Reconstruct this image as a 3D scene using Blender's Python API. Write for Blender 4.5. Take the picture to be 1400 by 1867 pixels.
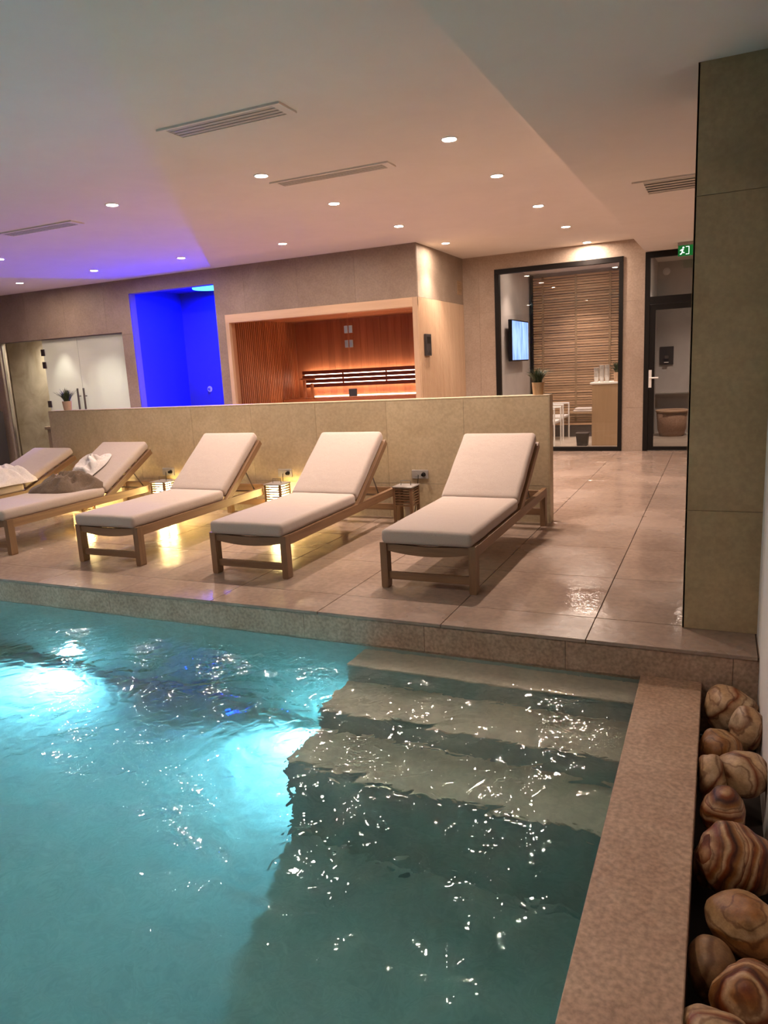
import bpy, bmesh, math, random
from mathutils import Vector, Matrix, noise, Euler

for o in list(bpy.data.objects):
    bpy.data.objects.remove(o)
SC = bpy.context.scene
COL = SC.collection
PI = math.pi
rnd = random.Random(7)

# ------------------------------------------------------------------ camera, world, exposure
CAMZ = 1.35
F_PX = 1324.32
RW = ((0.90982, 0.03389, -0.41362), (0.41181, -0.19717, 0.88968), (-0.05141, -0.97978, -0.19335))
cam_d = bpy.data.cameras.new('camera')
cam_d.sensor_fit = 'VERTICAL'
cam_d.sensor_height = 36.0
cam_d.lens = 36.0 * F_PX / 1867.0
cam_d.clip_start = 0.02
cam = bpy.data.objects.new('camera', cam_d)
COL.objects.link(cam)
mw = Matrix.Identity(4)
for i in range(3):
    mw[i][0] = RW[i][0]
    mw[i][1] = -RW[i][1]
    mw[i][2] = -RW[i][2]
mw[2][3] = CAMZ
cam.matrix_world = mw
SC.camera = cam

world = bpy.data.worlds.new('world')
SC.world = world
world.use_nodes = True
world.node_tree.nodes['Background'].inputs[0].default_value = (0.02, 0.018, 0.015, 1)
world.node_tree.nodes['Background'].inputs[1].default_value = 0.2

SC.view_settings.view_transform = 'Standard'
SC.view_settings.look = 'None'
SC.view_settings.gamma = 1.0
SC.view_settings.use_curve_mapping = False
SC.view_settings.exposure = 1.08
SC.cycles.sample_clamp_indirect = 30.0
SC.cycles.max_bounces = 9
SC.cycles.diffuse_bounces = 5
SC.cycles.glossy_bounces = 4
SC.cycles.transmission_bounces = 8

DOWN_W = 62.0            # one ceiling downlight
DOWN_C = (1.0, 0.775, 0.66)
POOL_W = 78.0            # one underwater lamp
LANTERN_E = 42.0
SHOWER_W = 170.0

# ------------------------------------------------------------------ materials
def new_mat(name):
    m = bpy.data.materials.new(name)
    m.use_nodes = True
    nt = m.node_tree
    for n in list(nt.nodes):
        nt.nodes.remove(n)
    out = nt.nodes.new('ShaderNodeOutputMaterial')
    return m, nt, out

def N(nt, kind, **kw):
    n = nt.nodes.new(kind)
    for k, v in kw.items():
        if k.startswith('i_'):
            key = k[2:].replace('_', ' ')
            n.inputs[key].default_value = v
        else:
            setattr(n, k, v)
    return n

def ramp(nt, stops):
    r = nt.nodes.new('ShaderNodeValToRGB')
    e = r.color_ramp.elements
    while len(e) > len(stops):
        e.remove(e[-1])
    while len(e) < len(stops):
        e.new(0.5)
    for el, (p, c) in zip(e, stops):
        el.position = p
        el.color = (c[0], c[1], c[2], 1)
    return r

def coords(nt, world_space=True, scale=(1, 1, 1), rot=(0, 0, 0)):
    mp = nt.nodes.new('ShaderNodeMapping')
    mp.inputs['Scale'].default_value = scale
    mp.inputs['Rotation'].default_value = rot
    if world_space:
        g = nt.nodes.new('ShaderNodeNewGeometry')
        nt.links.new(g.outputs['Position'], mp.inputs['Vector'])
    else:
        t = nt.nodes.new('ShaderNodeTexCoord')
        nt.links.new(t.outputs['Object'], mp.inputs['Vector'])
    return mp.outputs['Vector']

def simple(name, col, rough=0.5, metal=0.0, emit=None, es=0.0, spec=0.5):
    m, nt, out = new_mat(name)
    b = N(nt, 'ShaderNodeBsdfPrincipled')
    b.inputs['Base Color'].default_value = (*col, 1)
    b.inputs['Roughness'].default_value = rough
    b.inputs['Metallic'].default_value = metal
    b.inputs['Specular IOR Level'].default_value = spec
    if emit:
        b.inputs['Emission Color'].default_value = (*emit, 1)
        b.inputs['Emission Strength'].default_value = es
    nt.links.new(b.outputs[0], out.inputs[0])
    return m

def stone(name, c1, c2, scale=3.0, rough=(0.4, 0.6), bump=0.02, fine=(0.0, 40.0), tint=0.06, bump_scale=30.0,
          rough_scale=1.5, world_space=True, stretch=(1, 1, 1), spec=0.5):
    """mottled mineral surface: two tones mixed by noise, fine speckle, per-piece tint, patchy gloss"""
    m, nt, out = new_mat(name)
    L = nt.links.new
    v = coords(nt, world_space, stretch)
    n1 = N(nt, 'ShaderNodeTexNoise'); n1.inputs['Scale'].default_value = scale
    n1.inputs['Detail'].default_value = 7; n1.inputs['Roughness'].default_value = 0.65
    n1.inputs['Distortion'].default_value = 0.6
    L(v, n1.inputs['Vector'])
    r1 = ramp(nt, [(0.3, c1), (0.7, c2)])
    L(n1.outputs[0], r1.inputs[0])
    col = r1.outputs[0]
    if fine[0] > 0:
        n2 = N(nt, 'ShaderNodeTexNoise'); n2.inputs['Scale'].default_value = fine[1]
        n2.inputs['Detail'].default_value = 3
        L(v, n2.inputs['Vector'])
        r2 = ramp(nt, [(0.35, (1 - fine[0],) * 3), (0.65, (1 + fine[0] * 0.4,) * 3)])
        L(n2.outputs[0], r2.inputs[0])
        mx = N(nt, 'ShaderNodeMix', data_type='RGBA', blend_type='MULTIPLY')
        mx.inputs[0].default_value = 1
        L(col, mx.inputs[6]); L(r2.outputs[0], mx.inputs[7])
        col = mx.outputs[2]
    if tint > 0:
        oi = N(nt, 'ShaderNodeObjectInfo')
        mr = N(nt, 'ShaderNodeMapRange')
        mr.inputs['To Min'].default_value = 1 - tint
        mr.inputs['To Max'].default_value = 1 + tint
        L(oi.outputs['Random'], mr.inputs[0])
        hs = N(nt, 'ShaderNodeHueSaturation')
        L(mr.outputs[0], hs.inputs['Value']); L(col, hs.inputs['Color'])
        col = hs.outputs[0]
    b = N(nt, 'ShaderNodeBsdfPrincipled')
    b.inputs['Specular IOR Level'].default_value = spec
    L(col, b.inputs['Base Color'])
    n3 = N(nt, 'ShaderNodeTexNoise'); n3.inputs['Scale'].default_value = rough_scale
    n3.inputs['Detail'].default_value = 4
    L(v, n3.inputs['Vector'])
    mr2 = N(nt, 'ShaderNodeMapRange')
    mr2.inputs['From Min'].default_value = 0.38; mr2.inputs['From Max'].default_value = 0.62
    mr2.inputs['To Min'].default_value = rough[0]; mr2.inputs['To Max'].default_value = rough[1]
    L(n3.outputs[0], mr2.inputs[0]); L(mr2.outputs[0], b.inputs['Roughness'])
    if bump > 0:
        n4 = N(nt, 'ShaderNodeTexNoise'); n4.inputs['Scale'].default_value = bump_scale
        n4.inputs['Detail'].default_value = 5
        L(v, n4.inputs['Vector'])
        bp = N(nt, 'ShaderNodeBump'); bp.inputs['Strength'].default_value = 0.5
        bp.inputs['Distance'].default_value = bump
        L(n4.outputs[0], bp.inputs['Height']); L(bp.outputs[0], b.inputs['Normal'])
    L(b.outputs[0], out.inputs[0])
    return m

def wood(name, c1, c2, axis='y', scale=1.0, rough=0.5, bump=0.002):
    st = {'x': (1.2, 22, 22), 'y': (22, 1.2, 22), 'z': (22, 22, 1.2)}[axis]
    m, nt, out = new_mat(name)
    L = nt.links.new
    v = coords(nt, False, tuple(s * scale for s in st))
    oi = N(nt, 'ShaderNodeObjectInfo')
    ad = N(nt, 'ShaderNodeVectorMath', operation='ADD')
    sc_ = N(nt, 'ShaderNodeVectorMath', operation='SCALE'); sc_.inputs['Scale'].default_value = 37.0
    cm = N(nt, 'ShaderNodeCombineXYZ')
    for k in range(3):
        L(oi.outputs['Random'], cm.inputs[k])
    L(cm.outputs[0], sc_.inputs[0]); L(v, ad.inputs[0]); L(sc_.outputs[0], ad.inputs[1])
    n1 = N(nt, 'ShaderNodeTexNoise'); n1.inputs['Scale'].default_value = 1.0
    n1.inputs['Detail'].default_value = 6; n1.inputs['Roughness'].default_value = 0.6
    n1.inputs['Distortion'].default_value = 0.8
    L(ad.outputs[0], n1.inputs['Vector'])
    r1 = ramp(nt, [(0.3, c1), (0.7, c2)])
    L(n1.outputs[0], r1.inputs[0])
    mr = N(nt, 'ShaderNodeMapRange'); mr.inputs['To Min'].default_value = 0.86; mr.inputs['To Max'].default_value = 1.12
    L(oi.outputs['Random'], mr.inputs[0])
    hs = N(nt, 'ShaderNodeHueSaturation'); L(mr.outputs[0], hs.inputs['Value']); L(r1.outputs[0], hs.inputs['Color'])
    b = N(nt, 'ShaderNodeBsdfPrincipled'); b.inputs['Roughness'].default_value = rough
    L(hs.outputs[0], b.inputs['Base Color'])
    bp = N(nt, 'ShaderNodeBump'); bp.inputs['Distance'].default_value = bump; bp.inputs['Strength'].default_value = 0.5
    L(n1.outputs[0], bp.inputs['Height']); L(bp.outputs[0], b.inputs['Normal'])
    L(b.outputs[0], out.inputs[0])
    return m

def fabric(name, col, col2, scale=400, rough=0.9, wr=6.0, wrd=0.01):
    m, nt, out = new_mat(name)
    L = nt.links.new
    v = coords(nt, False)
    n1 = N(nt, 'ShaderNodeTexNoise'); n1.inputs['Scale'].default_value = scale; n1.inputs['Detail'].default_value = 2
    L(v, n1.inputs['Vector'])
    n2 = N(nt, 'ShaderNodeTexNoise'); n2.inputs['Scale'].default_value = wr; n2.inputs['Detail'].default_value = 5
    L(v, n2.inputs['Vector'])
    r1 = ramp(nt, [(0.3, col2), (0.65, col)])
    L(n1.outputs[0], r1.inputs[0])
    b = N(nt, 'ShaderNodeBsdfPrincipled'); b.inputs['Roughness'].default_value = rough
    b.inputs['Specular IOR Level'].default_value = 0.2
    b.inputs['Sheen Weight'].default_value = 0.15
    L(r1.outputs[0], b.inputs['Base Color'])
    bp = N(nt, 'ShaderNodeBump'); bp.inputs['Distance'].default_value = wrd; bp.inputs['Strength'].default_value = 0.5
    L(n2.outputs[0], bp.inputs['Height'])
    bp2 = N(nt, 'ShaderNodeBump'); bp2.inputs['Distance'].default_value = 0.001; bp2.inputs['Strength'].default_value = 0.4
    L(n1.outputs[0], bp2.inputs['Height']); L(bp.outputs[0], bp2.inputs['Normal']); L(bp2.outputs[0], b.inputs['Normal'])
    L(b.outputs[0], out.inputs[0])
    return m

def emission(name, col, strength):
    m, nt, out = new_mat(name)
    e = N(nt, 'ShaderNodeEmission')
    e.inputs[0].default_value = (*col, 1); e.inputs[1].default_value = strength
    nt.links.new(e.outputs[0], out.inputs[0])
    return m

def thin_glass(name, tint=(1, 1, 1), rough=0.0, ior=1.45):
    m, nt, out = new_mat(name)
    L = nt.links.new
    t = N(nt, 'ShaderNodeBsdfTransparent'); t.inputs[0].default_value = (*tint, 1)
    g = N(nt, 'ShaderNodeBsdfGlossy'); g.inputs['Roughness'].default_value = rough
    lw = N(nt, 'ShaderNodeLayerWeight')
    pw_ = N(nt, 'ShaderNodeMath', operation='POWER'); pw_.inputs[1].default_value = 5.0
    f = N(nt, 'ShaderNodeMath', operation='MULTIPLY_ADD')
    f0 = ((ior - 1) / (ior + 1)) ** 2
    f.inputs[1].default_value = 1 - f0; f.inputs[2].default_value = f0
    L(lw.outputs['Facing'], pw_.inputs[0]); L(pw_.outputs[0], f.inputs[0])
    mx = N(nt, 'ShaderNodeMixShader')
    L(f.outputs[0], mx.inputs[0]); L(t.outputs[0], mx.inputs[1]); L(g.outputs[0], mx.inputs[2])
    L(mx.outputs[0], out.inputs[0])
    return m

def frosted(name, col):
    m, nt, out = new_mat(name)
    L = nt.links.new
    t = N(nt, 'ShaderNodeBsdfTranslucent'); t.inputs[0].default_value = (*col, 1)
    d = N(nt, 'ShaderNodeBsdfDiffuse'); d.inputs[0].default_value = (*col, 1)
    m1 = N(nt, 'ShaderNodeMixShader'); m1.inputs[0].default_value = 0.3
    L(t.outputs[0], m1.inputs[1]); L(d.outputs[0], m1.inputs[2])
    g = N(nt, 'ShaderNodeBsdfGlossy'); g.inputs['Roughness'].default_value = 0.12
    f = N(nt, 'ShaderNodeFresnel'); f.inputs[0].default_value = 1.4
    mx = N(nt, 'ShaderNodeMixShader')
    L(f.outputs[0], mx.inputs[0]); L(m1.outputs[0], mx.inputs[1]); L(g.outputs[0], mx.inputs[2])
    L(mx.outputs[0], out.inputs[0])
    return m

def water_mat():
    m, nt, out = new_mat('pool_water')
    L = nt.links.new
    v = coords(nt, True, (1, 1, 1))
    n1 = N(nt, 'ShaderNodeTexNoise'); n1.inputs['Scale'].default_value = 3.2
    n1.inputs['Detail'].default_value = 2.0; n1.inputs['Roughness'].default_value = 0.5
    n1.inputs['Distortion'].default_value = 0.7
    L(v, n1.inputs['Vector'])
    n2 = N(nt, 'ShaderNodeTexNoise'); n2.inputs['Scale'].default_value = 12.0
    n2.inputs['Detail'].default_value = 1.5; n2.inputs['Distortion'].default_value = 1.0
    L(v, n2.inputs['Vector'])
    b1 = N(nt, 'ShaderNodeBump'); b1.inputs['Strength'].default_value = 1.0; b1.inputs['Distance'].default_value = 0.022
    L(n1.outputs[0], b1.inputs['Height'])
    b2 = N(nt, 'ShaderNodeBump'); b2.inputs['Strength'].default_value = 1.0; b2.inputs['Distance'].default_value = 0.0046
    L(n2.outputs[0], b2.inputs['Height']); L(b1.outputs[0], b2.inputs['Normal'])
    n3 = N(nt, 'ShaderNodeTexNoise'); n3.inputs['Scale'].default_value = 34.0; n3.inputs['Detail'].default_value = 1.0
    L(v, n3.inputs['Vector'])
    b3 = N(nt, 'ShaderNodeBump'); b3.inputs['Strength'].default_value = 1.0; b3.inputs['Distance'].default_value = 0.0003
    L(n3.outputs[0], b3.inputs['Height']); L(b2.outputs[0], b3.inputs['Normal'])
    g = N(nt, 'ShaderNodeBsdfGlass'); g.inputs['IOR'].default_value = 1.33; g.inputs['Roughness'].default_value = 0.0
    g.inputs['Color'].default_value = (1, 1, 1, 1)
    L(b3.outputs[0], g.inputs['Normal'])
    va = N(nt, 'ShaderNodeVolumeAbsorption')
    va.inputs['Color'].default_value = (0.42, 0.86, 0.85, 1); va.inputs['Density'].default_value = 0.55
    L(g.outputs[0], out.inputs['Surface']); L(va.outputs[0], out.inputs['Volume'])
    return m

def banded(name, stops, wscale=3.0, distort=6.0, rot=(0, 0, 0), detail=3.0, rough=0.48):
    m, nt, out = new_mat(name)
    L = nt.links.new
    v = coords(nt, False, (1, 1, 1), rot)
    oi = N(nt, 'ShaderNodeObjectInfo')
    w = N(nt, 'ShaderNodeTexWave', wave_type='BANDS', bands_direction='X', wave_profile='SAW')
    w.inputs['Scale'].default_value = wscale; w.inputs['Distortion'].default_value = distort
    w.inputs['Detail'].default_value = detail; w.inputs['Detail Scale'].default_value = 1.2
    ml = N(nt, 'ShaderNodeMath', operation='MULTIPLY'); ml.inputs[1].default_value = 9.0
    L(oi.outputs['Random'], ml.inputs[0]); L(ml.outputs[0], w.inputs['Phase Offset'])
    L(v, w.inputs['Vector'])
    r1 = ramp(nt, stops)
    L(w.outputs[1], r1.inputs[0])
    nf = N(nt, 'ShaderNodeTexNoise'); nf.inputs['Scale'].default_value = 22.0
    nf.inputs['Detail'].default_value = 6; nf.inputs['Roughness'].default_value = 0.7
    L(v, nf.inputs['Vector'])
    rf = ramp(nt, [(0.32, (0.55, 0.48, 0.42)), (0.68, (1.25, 1.2, 1.15))])
    L(nf.outputs[0], rf.inputs[0])
    w2_ = N(nt, 'ShaderNodeTexWave', wave_type='BANDS', bands_direction='X', wave_profile='SIN')
    w2_.inputs['Scale'].default_value = wscale * 3.7; w2_.inputs['Distortion'].default_value = distort * 2.2
    w2_.inputs['Detail'].default_value = 4; w2_.inputs['Detail Scale'].default_value = 0.9
    L(v, w2_.inputs['Vector']); L(ml.outputs[0], w2_.inputs['Phase Offset'])
    rv = ramp(nt, [(0.0, (0.45, 0.34, 0.28)), (0.18, (1, 1, 1)), (1.0, (1.05, 1.03, 1.0))])
    L(w2_.outputs[1], rv.inputs[0])
    ma = N(nt, 'ShaderNodeMix', data_type='RGBA', blend_type='MULTIPLY'); ma.inputs[0].default_value = 1
    L(r1.outputs[0], ma.inputs[6]); L(rf.outputs[0], ma.inputs[7])
    mb = N(nt, 'ShaderNodeMix', data_type='RGBA', blend_type='MULTIPLY'); mb.inputs[0].default_value = 0.8
    L(ma.outputs[2], mb.inputs[6]); L(rv.outputs[0], mb.inputs[7])
    b = N(nt, 'ShaderNodeBsdfPrincipled'); b.inputs['Roughness'].default_value = rough
    b.inputs['Specular IOR Level'].default_value = 0.35
    L(mb.outputs[2], b.inputs['Base Color'])
    bp = N(nt, 'ShaderNodeBump'); bp.inputs['Distance'].default_value = 0.004; bp.inputs['Strength'].default_value = 0.5
    L(nf.outputs[0], bp.inputs['Height']); L(bp.outputs[0], b.inputs['Normal'])
    L(b.outputs[0], out.inputs[0])
    return m

M = {}
M['ceiling'] = stone('ceiling_plaster', (0.76, 0.69, 0.62), (0.80, 0.73, 0.66), 2.0, (0.8, 0.9), 0.001, tint=0, spec=0.2)
M['plaster'] = stone('white_plaster', (0.70, 0.66, 0.61), (0.76, 0.72, 0.67), 2.5, (0.7, 0.9), 0.001, tint=0, spec=0.3)
M['walltile'] = stone('taupe_wall_tile', (0.25, 0.185, 0.135), (0.335, 0.255, 0.19), 2.2, (0.45, 0.65), 0.003, (0.10, 45), 0.05, spec=0.35)
M['parttile'] = stone('beige_wall_tile', (0.42, 0.325, 0.20), (0.51, 0.405, 0.265), 2.0, (0.4, 0.6), 0.003, (0.10, 45), 0.04, spec=0.35)
M['grout'] = simple('grout', (0.22, 0.18, 0.14), 0.9)
M['floorgrout'] = simple('floor_grout', (0.13, 0.10, 0.08), 0.8)
M['floortile'] = stone('wet_floor_tile', (0.275, 0.195, 0.15), (0.385, 0.29, 0.23), 1.6, (0.04, 0.33), 0.004, (0.12, 26), 0.05,
                       bump_scale=16.0, rough_scale=1.1)
M['coping'] = stone('brown_limestone', (0.36, 0.215, 0.14), (0.47, 0.31, 0.21), 5.0, (0.35, 0.55), 0.004, (0.28, 60), 0.0, spec=0.4)
M['riser'] = stone('riser_limestone', (0.34, 0.22, 0.15), (0.46, 0.32, 0.23), 5.0, (0.3, 0.5), 0.004, (0.28, 60), 0.05, spec=0.4)
M['littread'] = stone('lit_tread_stone', (0.54, 0.47, 0.36), (0.64, 0.56, 0.44), 4.0, (0.6, 0.8), 0.002, (0.10, 30), 0.0)  # treads only: paler than the lining, painting in downlight the water surface blocks
M['lining'] = stone('shaded_green_lining', (0.30, 0.37, 0.34), (0.38, 0.45, 0.41), 6.0, (0.6, 0.8), 0.002, (0.10, 30), 0.0)  # darker green puts the shade of risers and basin into the colour
M['pillartile'] = stone('ochre_wall_tile', (0.37, 0.265, 0.145), (0.47, 0.345, 0.20), 2.0, (0.45, 0.65), 0.003, (0.10, 45), 0.04, spec=0.3)
M['teak'] = wood('teak', (0.155, 0.082, 0.04), (0.26, 0.148, 0.074), 'y', rough=0.5)
M['teakx'] = wood('teak_cross', (0.155, 0.082, 0.04), (0.26, 0.148, 0.074), 'x', rough=0.5)
M['teakz'] = wood('teak_upright', (0.155, 0.082, 0.04), (0.26, 0.148, 0.074), 'z', rough=0.5)
M['cushion'] = fabric('cushion_linen', (0.47, 0.385, 0.33), (0.40, 0.325, 0.28), 260, wr=5.0, wrd=0.012)
M['towel'] = fabric('white_terry', (0.72, 0.66, 0.62), (0.58, 0.52, 0.48), 180, wr=30, wrd=0.01)
M['robe'] = fabric('brown_terry', (0.15, 0.105, 0.07), (0.09, 0.06, 0.04), 180, wr=30, wrd=0.01)
M['fartile'] = stone('rosy_wall_tile', (0.36, 0.27, 0.205), (0.45, 0.35, 0.275), 2.0, (0.45, 0.65), 0.003, (0.10, 45), 0.04, spec=0.3)
M['black'] = simple('black_metal', (0.008, 0.006, 0.005), 0.5, spec=0.2)
M['darkplastic'] = simple('dark_plastic', (0.03, 0.025, 0.025), 0.45)
M['steel'] = simple('brushed_steel', (0.55, 0.53, 0.50), 0.3, 1.0)
M['darksteel'] = simple('dark_steel', (0.20, 0.18, 0.17), 0.35, 1.0)
M['white'] = simple('white_paint', (0.78, 0.76, 0.73), 0.4)
M['paper'] = simple('white_paper', (0.80, 0.78, 0.75), 0.7)
M['greyplate'] = simple('grey_plate', (0.33, 0.30, 0.27), 0.45)
M['ventgrey'] = simple('vent_grey', (0.50, 0.46, 0.40), 0.5)
M['ventdark'] = simple('vent_dark', (0.22, 0.20, 0.17), 0.7)
M['sauna'] = wood('sauna_board', (0.36, 0.15, 0.065), (0.48, 0.21, 0.095), 'z', 0.8, 0.5)
M['saunax'] = wood('sauna_bench', (0.36, 0.14, 0.06), (0.46, 0.20, 0.09), 'x', 0.8, 0.5)
M['saunadark'] = wood('sauna_backrest', (0.20, 0.055, 0.025), (0.30, 0.09, 0.04), 'x', 0.8, 0.5)
M['pinewood'] = wood('pale_oak', (0.52, 0.34, 0.21), (0.62, 0.43, 0.28), 'z', 0.6, 0.5)
M['pinewoodx'] = wood('pale_oak_cross', (0.52, 0.34, 0.21), (0.62, 0.43, 0.28), 'x', 0.6, 0.5)
M['blind'] = wood('bamboo_slat', (0.40, 0.24, 0.13), (0.56, 0.36, 0.21), 'x', 0.5, 0.55)
M['counter'] = wood('counter_oak', (0.30, 0.19, 0.10), (0.38, 0.25, 0.14), 'z', 0.5, 0.5)
M['glass'] = thin_glass('window_glass', (0.96, 0.96, 0.95))
M['saunaglass'] = thin_glass('sauna_glass', (0.92, 0.86, 0.84), 0.02, 1.35)
M['frosted'] = frosted('frosted_glass', (0.80, 0.80, 0.74))
M['water'] = water_mat()
M['lens'] = emission('downlight_lens', (1.0, 0.80, 0.66), 450.0)
M['lensdim'] = emission('side_room_lens', (1.0, 0.82, 0.68), 90.0)
M['poollens'] = emission('pool_lamp_lens', (0.60, 0.82, 1.0), 2.5)
M['led'] = emission('sauna_led', (1.0, 0.76, 0.56), 8.0)
M['blueled'] = emission('blue_led', (0.0, 0.0, 1.0), 3.0)
M['bluedisc'] = emission('shower_disc', (0.05, 0.45, 1.0), 2.5)
M['lanternlit'] = emission('lantern_glow', (1.0, 0.74, 0.28), LANTERN_E)
M['lanternoff'] = simple('lantern_diffuser', (0.55, 0.48, 0.38), 0.6)
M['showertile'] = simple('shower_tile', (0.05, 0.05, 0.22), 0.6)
M['leaf'] = stone('leaf_green', (0.02, 0.035, 0.012), (0.05, 0.075, 0.025), 30, (0.5, 0.6), 0, tint=0, world_space=False)
M['pot'] = stone('clay_pot', (0.46, 0.30, 0.19), (0.54, 0.36, 0.24), 20, (0.7, 0.8), 0, tint=0.05, world_space=False)
M['potwood'] = stone('wooden_pot', (0.42, 0.25, 0.12), (0.52, 0.33, 0.17), 20, (0.7, 0.8), 0, tint=0.0, world_space=False)
M['basket'] = stone('woven_basket', (0.26, 0.15, 0.09), (0.42, 0.26, 0.17), 60, (0.7, 0.9), 0.01, tint=0, world_space=False, bump_scale=60)
M['green'] = emission('exit_green', (0.01, 0.10, 0.02), 0.6)
M['exitwhite'] = emission('exit_white', (0.85, 0.95, 0.85), 0.9)
M['steamstone'] = stone('steam_stone', (0.34, 0.28, 0.19), (0.62, 0.55, 0.43), 2.2, (0.4, 0.5), 0.002, tint=0)
M['steamwhite'] = simple('steam_white', (0.82, 0.80, 0.74), 0.6)
M['lid'] = simple('slate_cover', (0.30, 0.27, 0.25), 0.3)
M['darkpebble'] = simple('trench_bed', (0.03, 0.02, 0.015), 0.9)
M['loungefloor'] = stone('lounge_floor', (0.42, 0.35, 0.28), (0.52, 0.44, 0.36), 2, (0.3, 0.5), 0, tint=0)
M['loungewall'] = stone('lounge_plaster', (0.40, 0.37, 0.34), (0.47, 0.43, 0.40), 2, (0.7, 0.8), 0, tint=0)
CREAM, OCHRE, RUST, DARK = (0.46, 0.30, 0.165), (0.25, 0.105, 0.025), (0.17, 0.038, 0.006), (0.06, 0.014, 0.004)
M['st_red'] = banded('onyx_red', [(0.0, CREAM), (0.16, RUST), (0.26, OCHRE), (0.36, CREAM), (0.46, RUST), (0.6, DARK), (0.75, OCHRE), (0.88, CREAM), (1.0, RUST)], 3.4, 3.0, detail=4.0)
M['st_ochre'] = banded('onyx_ochre', [(0.0, OCHRE), (0.25, (0.36, 0.22, 0.10)), (0.45, CREAM), (0.55, OCHRE), (0.8, (0.26, 0.12, 0.045)), (1.0, OCHRE)], 3.0, 4.0)
M['st_cream'] = banded('onyx_cream', [(0.0, CREAM), (0.3, (0.55, 0.42, 0.29)), (0.42, (0.24, 0.11, 0.05)), (0.5, CREAM), (0.8, (0.45, 0.31, 0.19)), (0.9, RUST), (1.0, CREAM)], 1.6, 7.0)
M['st_plain'] = banded('onyx_plain', [(0.0, (0.25, 0.14, 0.065)), (0.5, (0.28, 0.165, 0.08)), (0.8, (0.22, 0.12, 0.055)), (1.0, (0.26, 0.15, 0.07))], 1.0, 4.0)

def screen_mat():
    m, nt, out = new_mat('tv_screen')
    L = nt.links.new
    v = coords(nt, False, (5, 5, 1.6))
    n1 = N(nt, 'ShaderNodeTexNoise'); n1.inputs['Scale'].default_value = 1.4; n1.inputs['Detail'].default_value = 3
    L(v, n1.inputs['Vector'])
    r1 = ramp(nt, [(0.35, (0.16, 0.27, 0.75)), (0.65, (0.34, 0.50, 1.0))])
    L(n1.outputs[0], r1.inputs[0])
    e = N(nt, 'ShaderNodeEmission'); e.inputs[1].default_value = 1.0
    L(r1.outputs[0], e.inputs[0]); L(e.outputs[0], out.inputs[0])
    return m
M['screen'] = screen_mat()

# ------------------------------------------------------------------ geometry helpers
def link(o, parent=None):
    COL.objects.link(o)
    if parent is not None:
        o.parent = parent
    return o

def tag(o, label=None, cat=None, group=None, kind=None):
    if label: o['label'] = label
    if cat: o['category'] = cat
    if group: o['group'] = group
    if kind: o['kind'] = kind
    return o

def empty(name, loc=(0, 0, 0), rz=0.0):
    o = bpy.data.objects.new(name, None)
    o.empty_display_size = 0.05
    o.location = loc
    o.rotation_euler = (0, 0, rz)
    return link(o)

def mesh_from(bm, name, smooth=False, mats=()):
    bmesh.ops.recalc_face_normals(bm, faces=bm.faces)
    me = bpy.data.meshes.new(name)
    bm.to_mesh(me)
    bm.free()
    if smooth:
        for p in me.polygons:
            p.use_smooth = True
    for m in mats:
        me.materials.append(m)
    return me

def obj(name, bm, mat, parent=None, loc=(0, 0, 0), rot=(0, 0, 0), smooth=False):
    me = bm if isinstance(bm, bpy.types.Mesh) else mesh_from(bm, name, smooth, [mat] if mat else [])
    o = bpy.data.objects.new(name, me)
    o.location = loc
    o.rotation_euler = rot
    return link(o, parent)

def box(bm, x0, x1, y0, y1, z0, z1, bev=0.0, seg=1):
    r = bmesh.ops.create_cube(bm, size=1.0)
    vs = r['verts']
    for v in vs:
        v.co = Vector((x0 + (v.co.x + .5) * (x1 - x0), y0 + (v.co.y + .5) * (y1 - y0), z0 + (v.co.z + .5) * (z1 - z0)))
    if bev > 0:
        es = list({e for v in vs for e in v.link_edges})
        bmesh.ops.bevel(bm, geom=es, offset=bev, segments=seg, affect='EDGES', profile=0.5)
    return vs

def B(x0, x1, y0, y1, z0, z1, bev=0.0, seg=1):
    bm = bmesh.new()
    box(bm, x0, x1, y0, y1, z0, z1, bev, seg)
    return bm

def tube(bm, pts, r, n=8):
    """round bar through points"""
    pts = [Vector(p) for p in pts]
    rings = []
    for i, p in enumerate(pts):
        d = (pts[min(i + 1, len(pts) - 1)] - pts[max(i - 1, 0)]).normalized()
        a = Vector((0, 0, 1)) if abs(d.z) < 0.9 else Vector((1, 0, 0))
        u = d.cross(a).normalized()
        w = d.cross(u).normalized()
        rings.append([bm.verts.new(p + r * (math.cos(2 * PI * k / n) * u + math.sin(2 * PI * k / n) * w)) for k in range(n)])
    for a, b in zip(rings, rings[1:]):
        for k in range(n):
            bm.faces.new((a[k], a[(k + 1) % n], b[(k + 1) % n], b[k]))
    bm.faces.new(rings[0][::-1])
    bm.faces.new(rings[-1])

def lathe(bm, prof, n=24, cx=0, cy=0):
    rings = []
    for (r, z) in prof:
        if r < 1e-5:
            rings.append([bm.verts.new((cx, cy, z))])
        else:
            rings.append([bm.verts.new((cx + r * math.cos(2 * PI * k / n), cy + r * math.sin(2 * PI * k / n), z)) for k in range(n)])
    for a, b in zip(rings, rings[1:]):
        for k in range(n):
            k2 = (k + 1) % n
            if len(a) == 1 and len(b) == 1:
                continue
            if len(a) == 1:
                bm.faces.new((a[0], b[k2], b[k]))
            elif len(b) == 1:
                bm.faces.new((a[k], a[k2], b[0]))
            else:
                bm.faces.new((a[k], a[k2], b[k2], b[k]))

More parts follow.
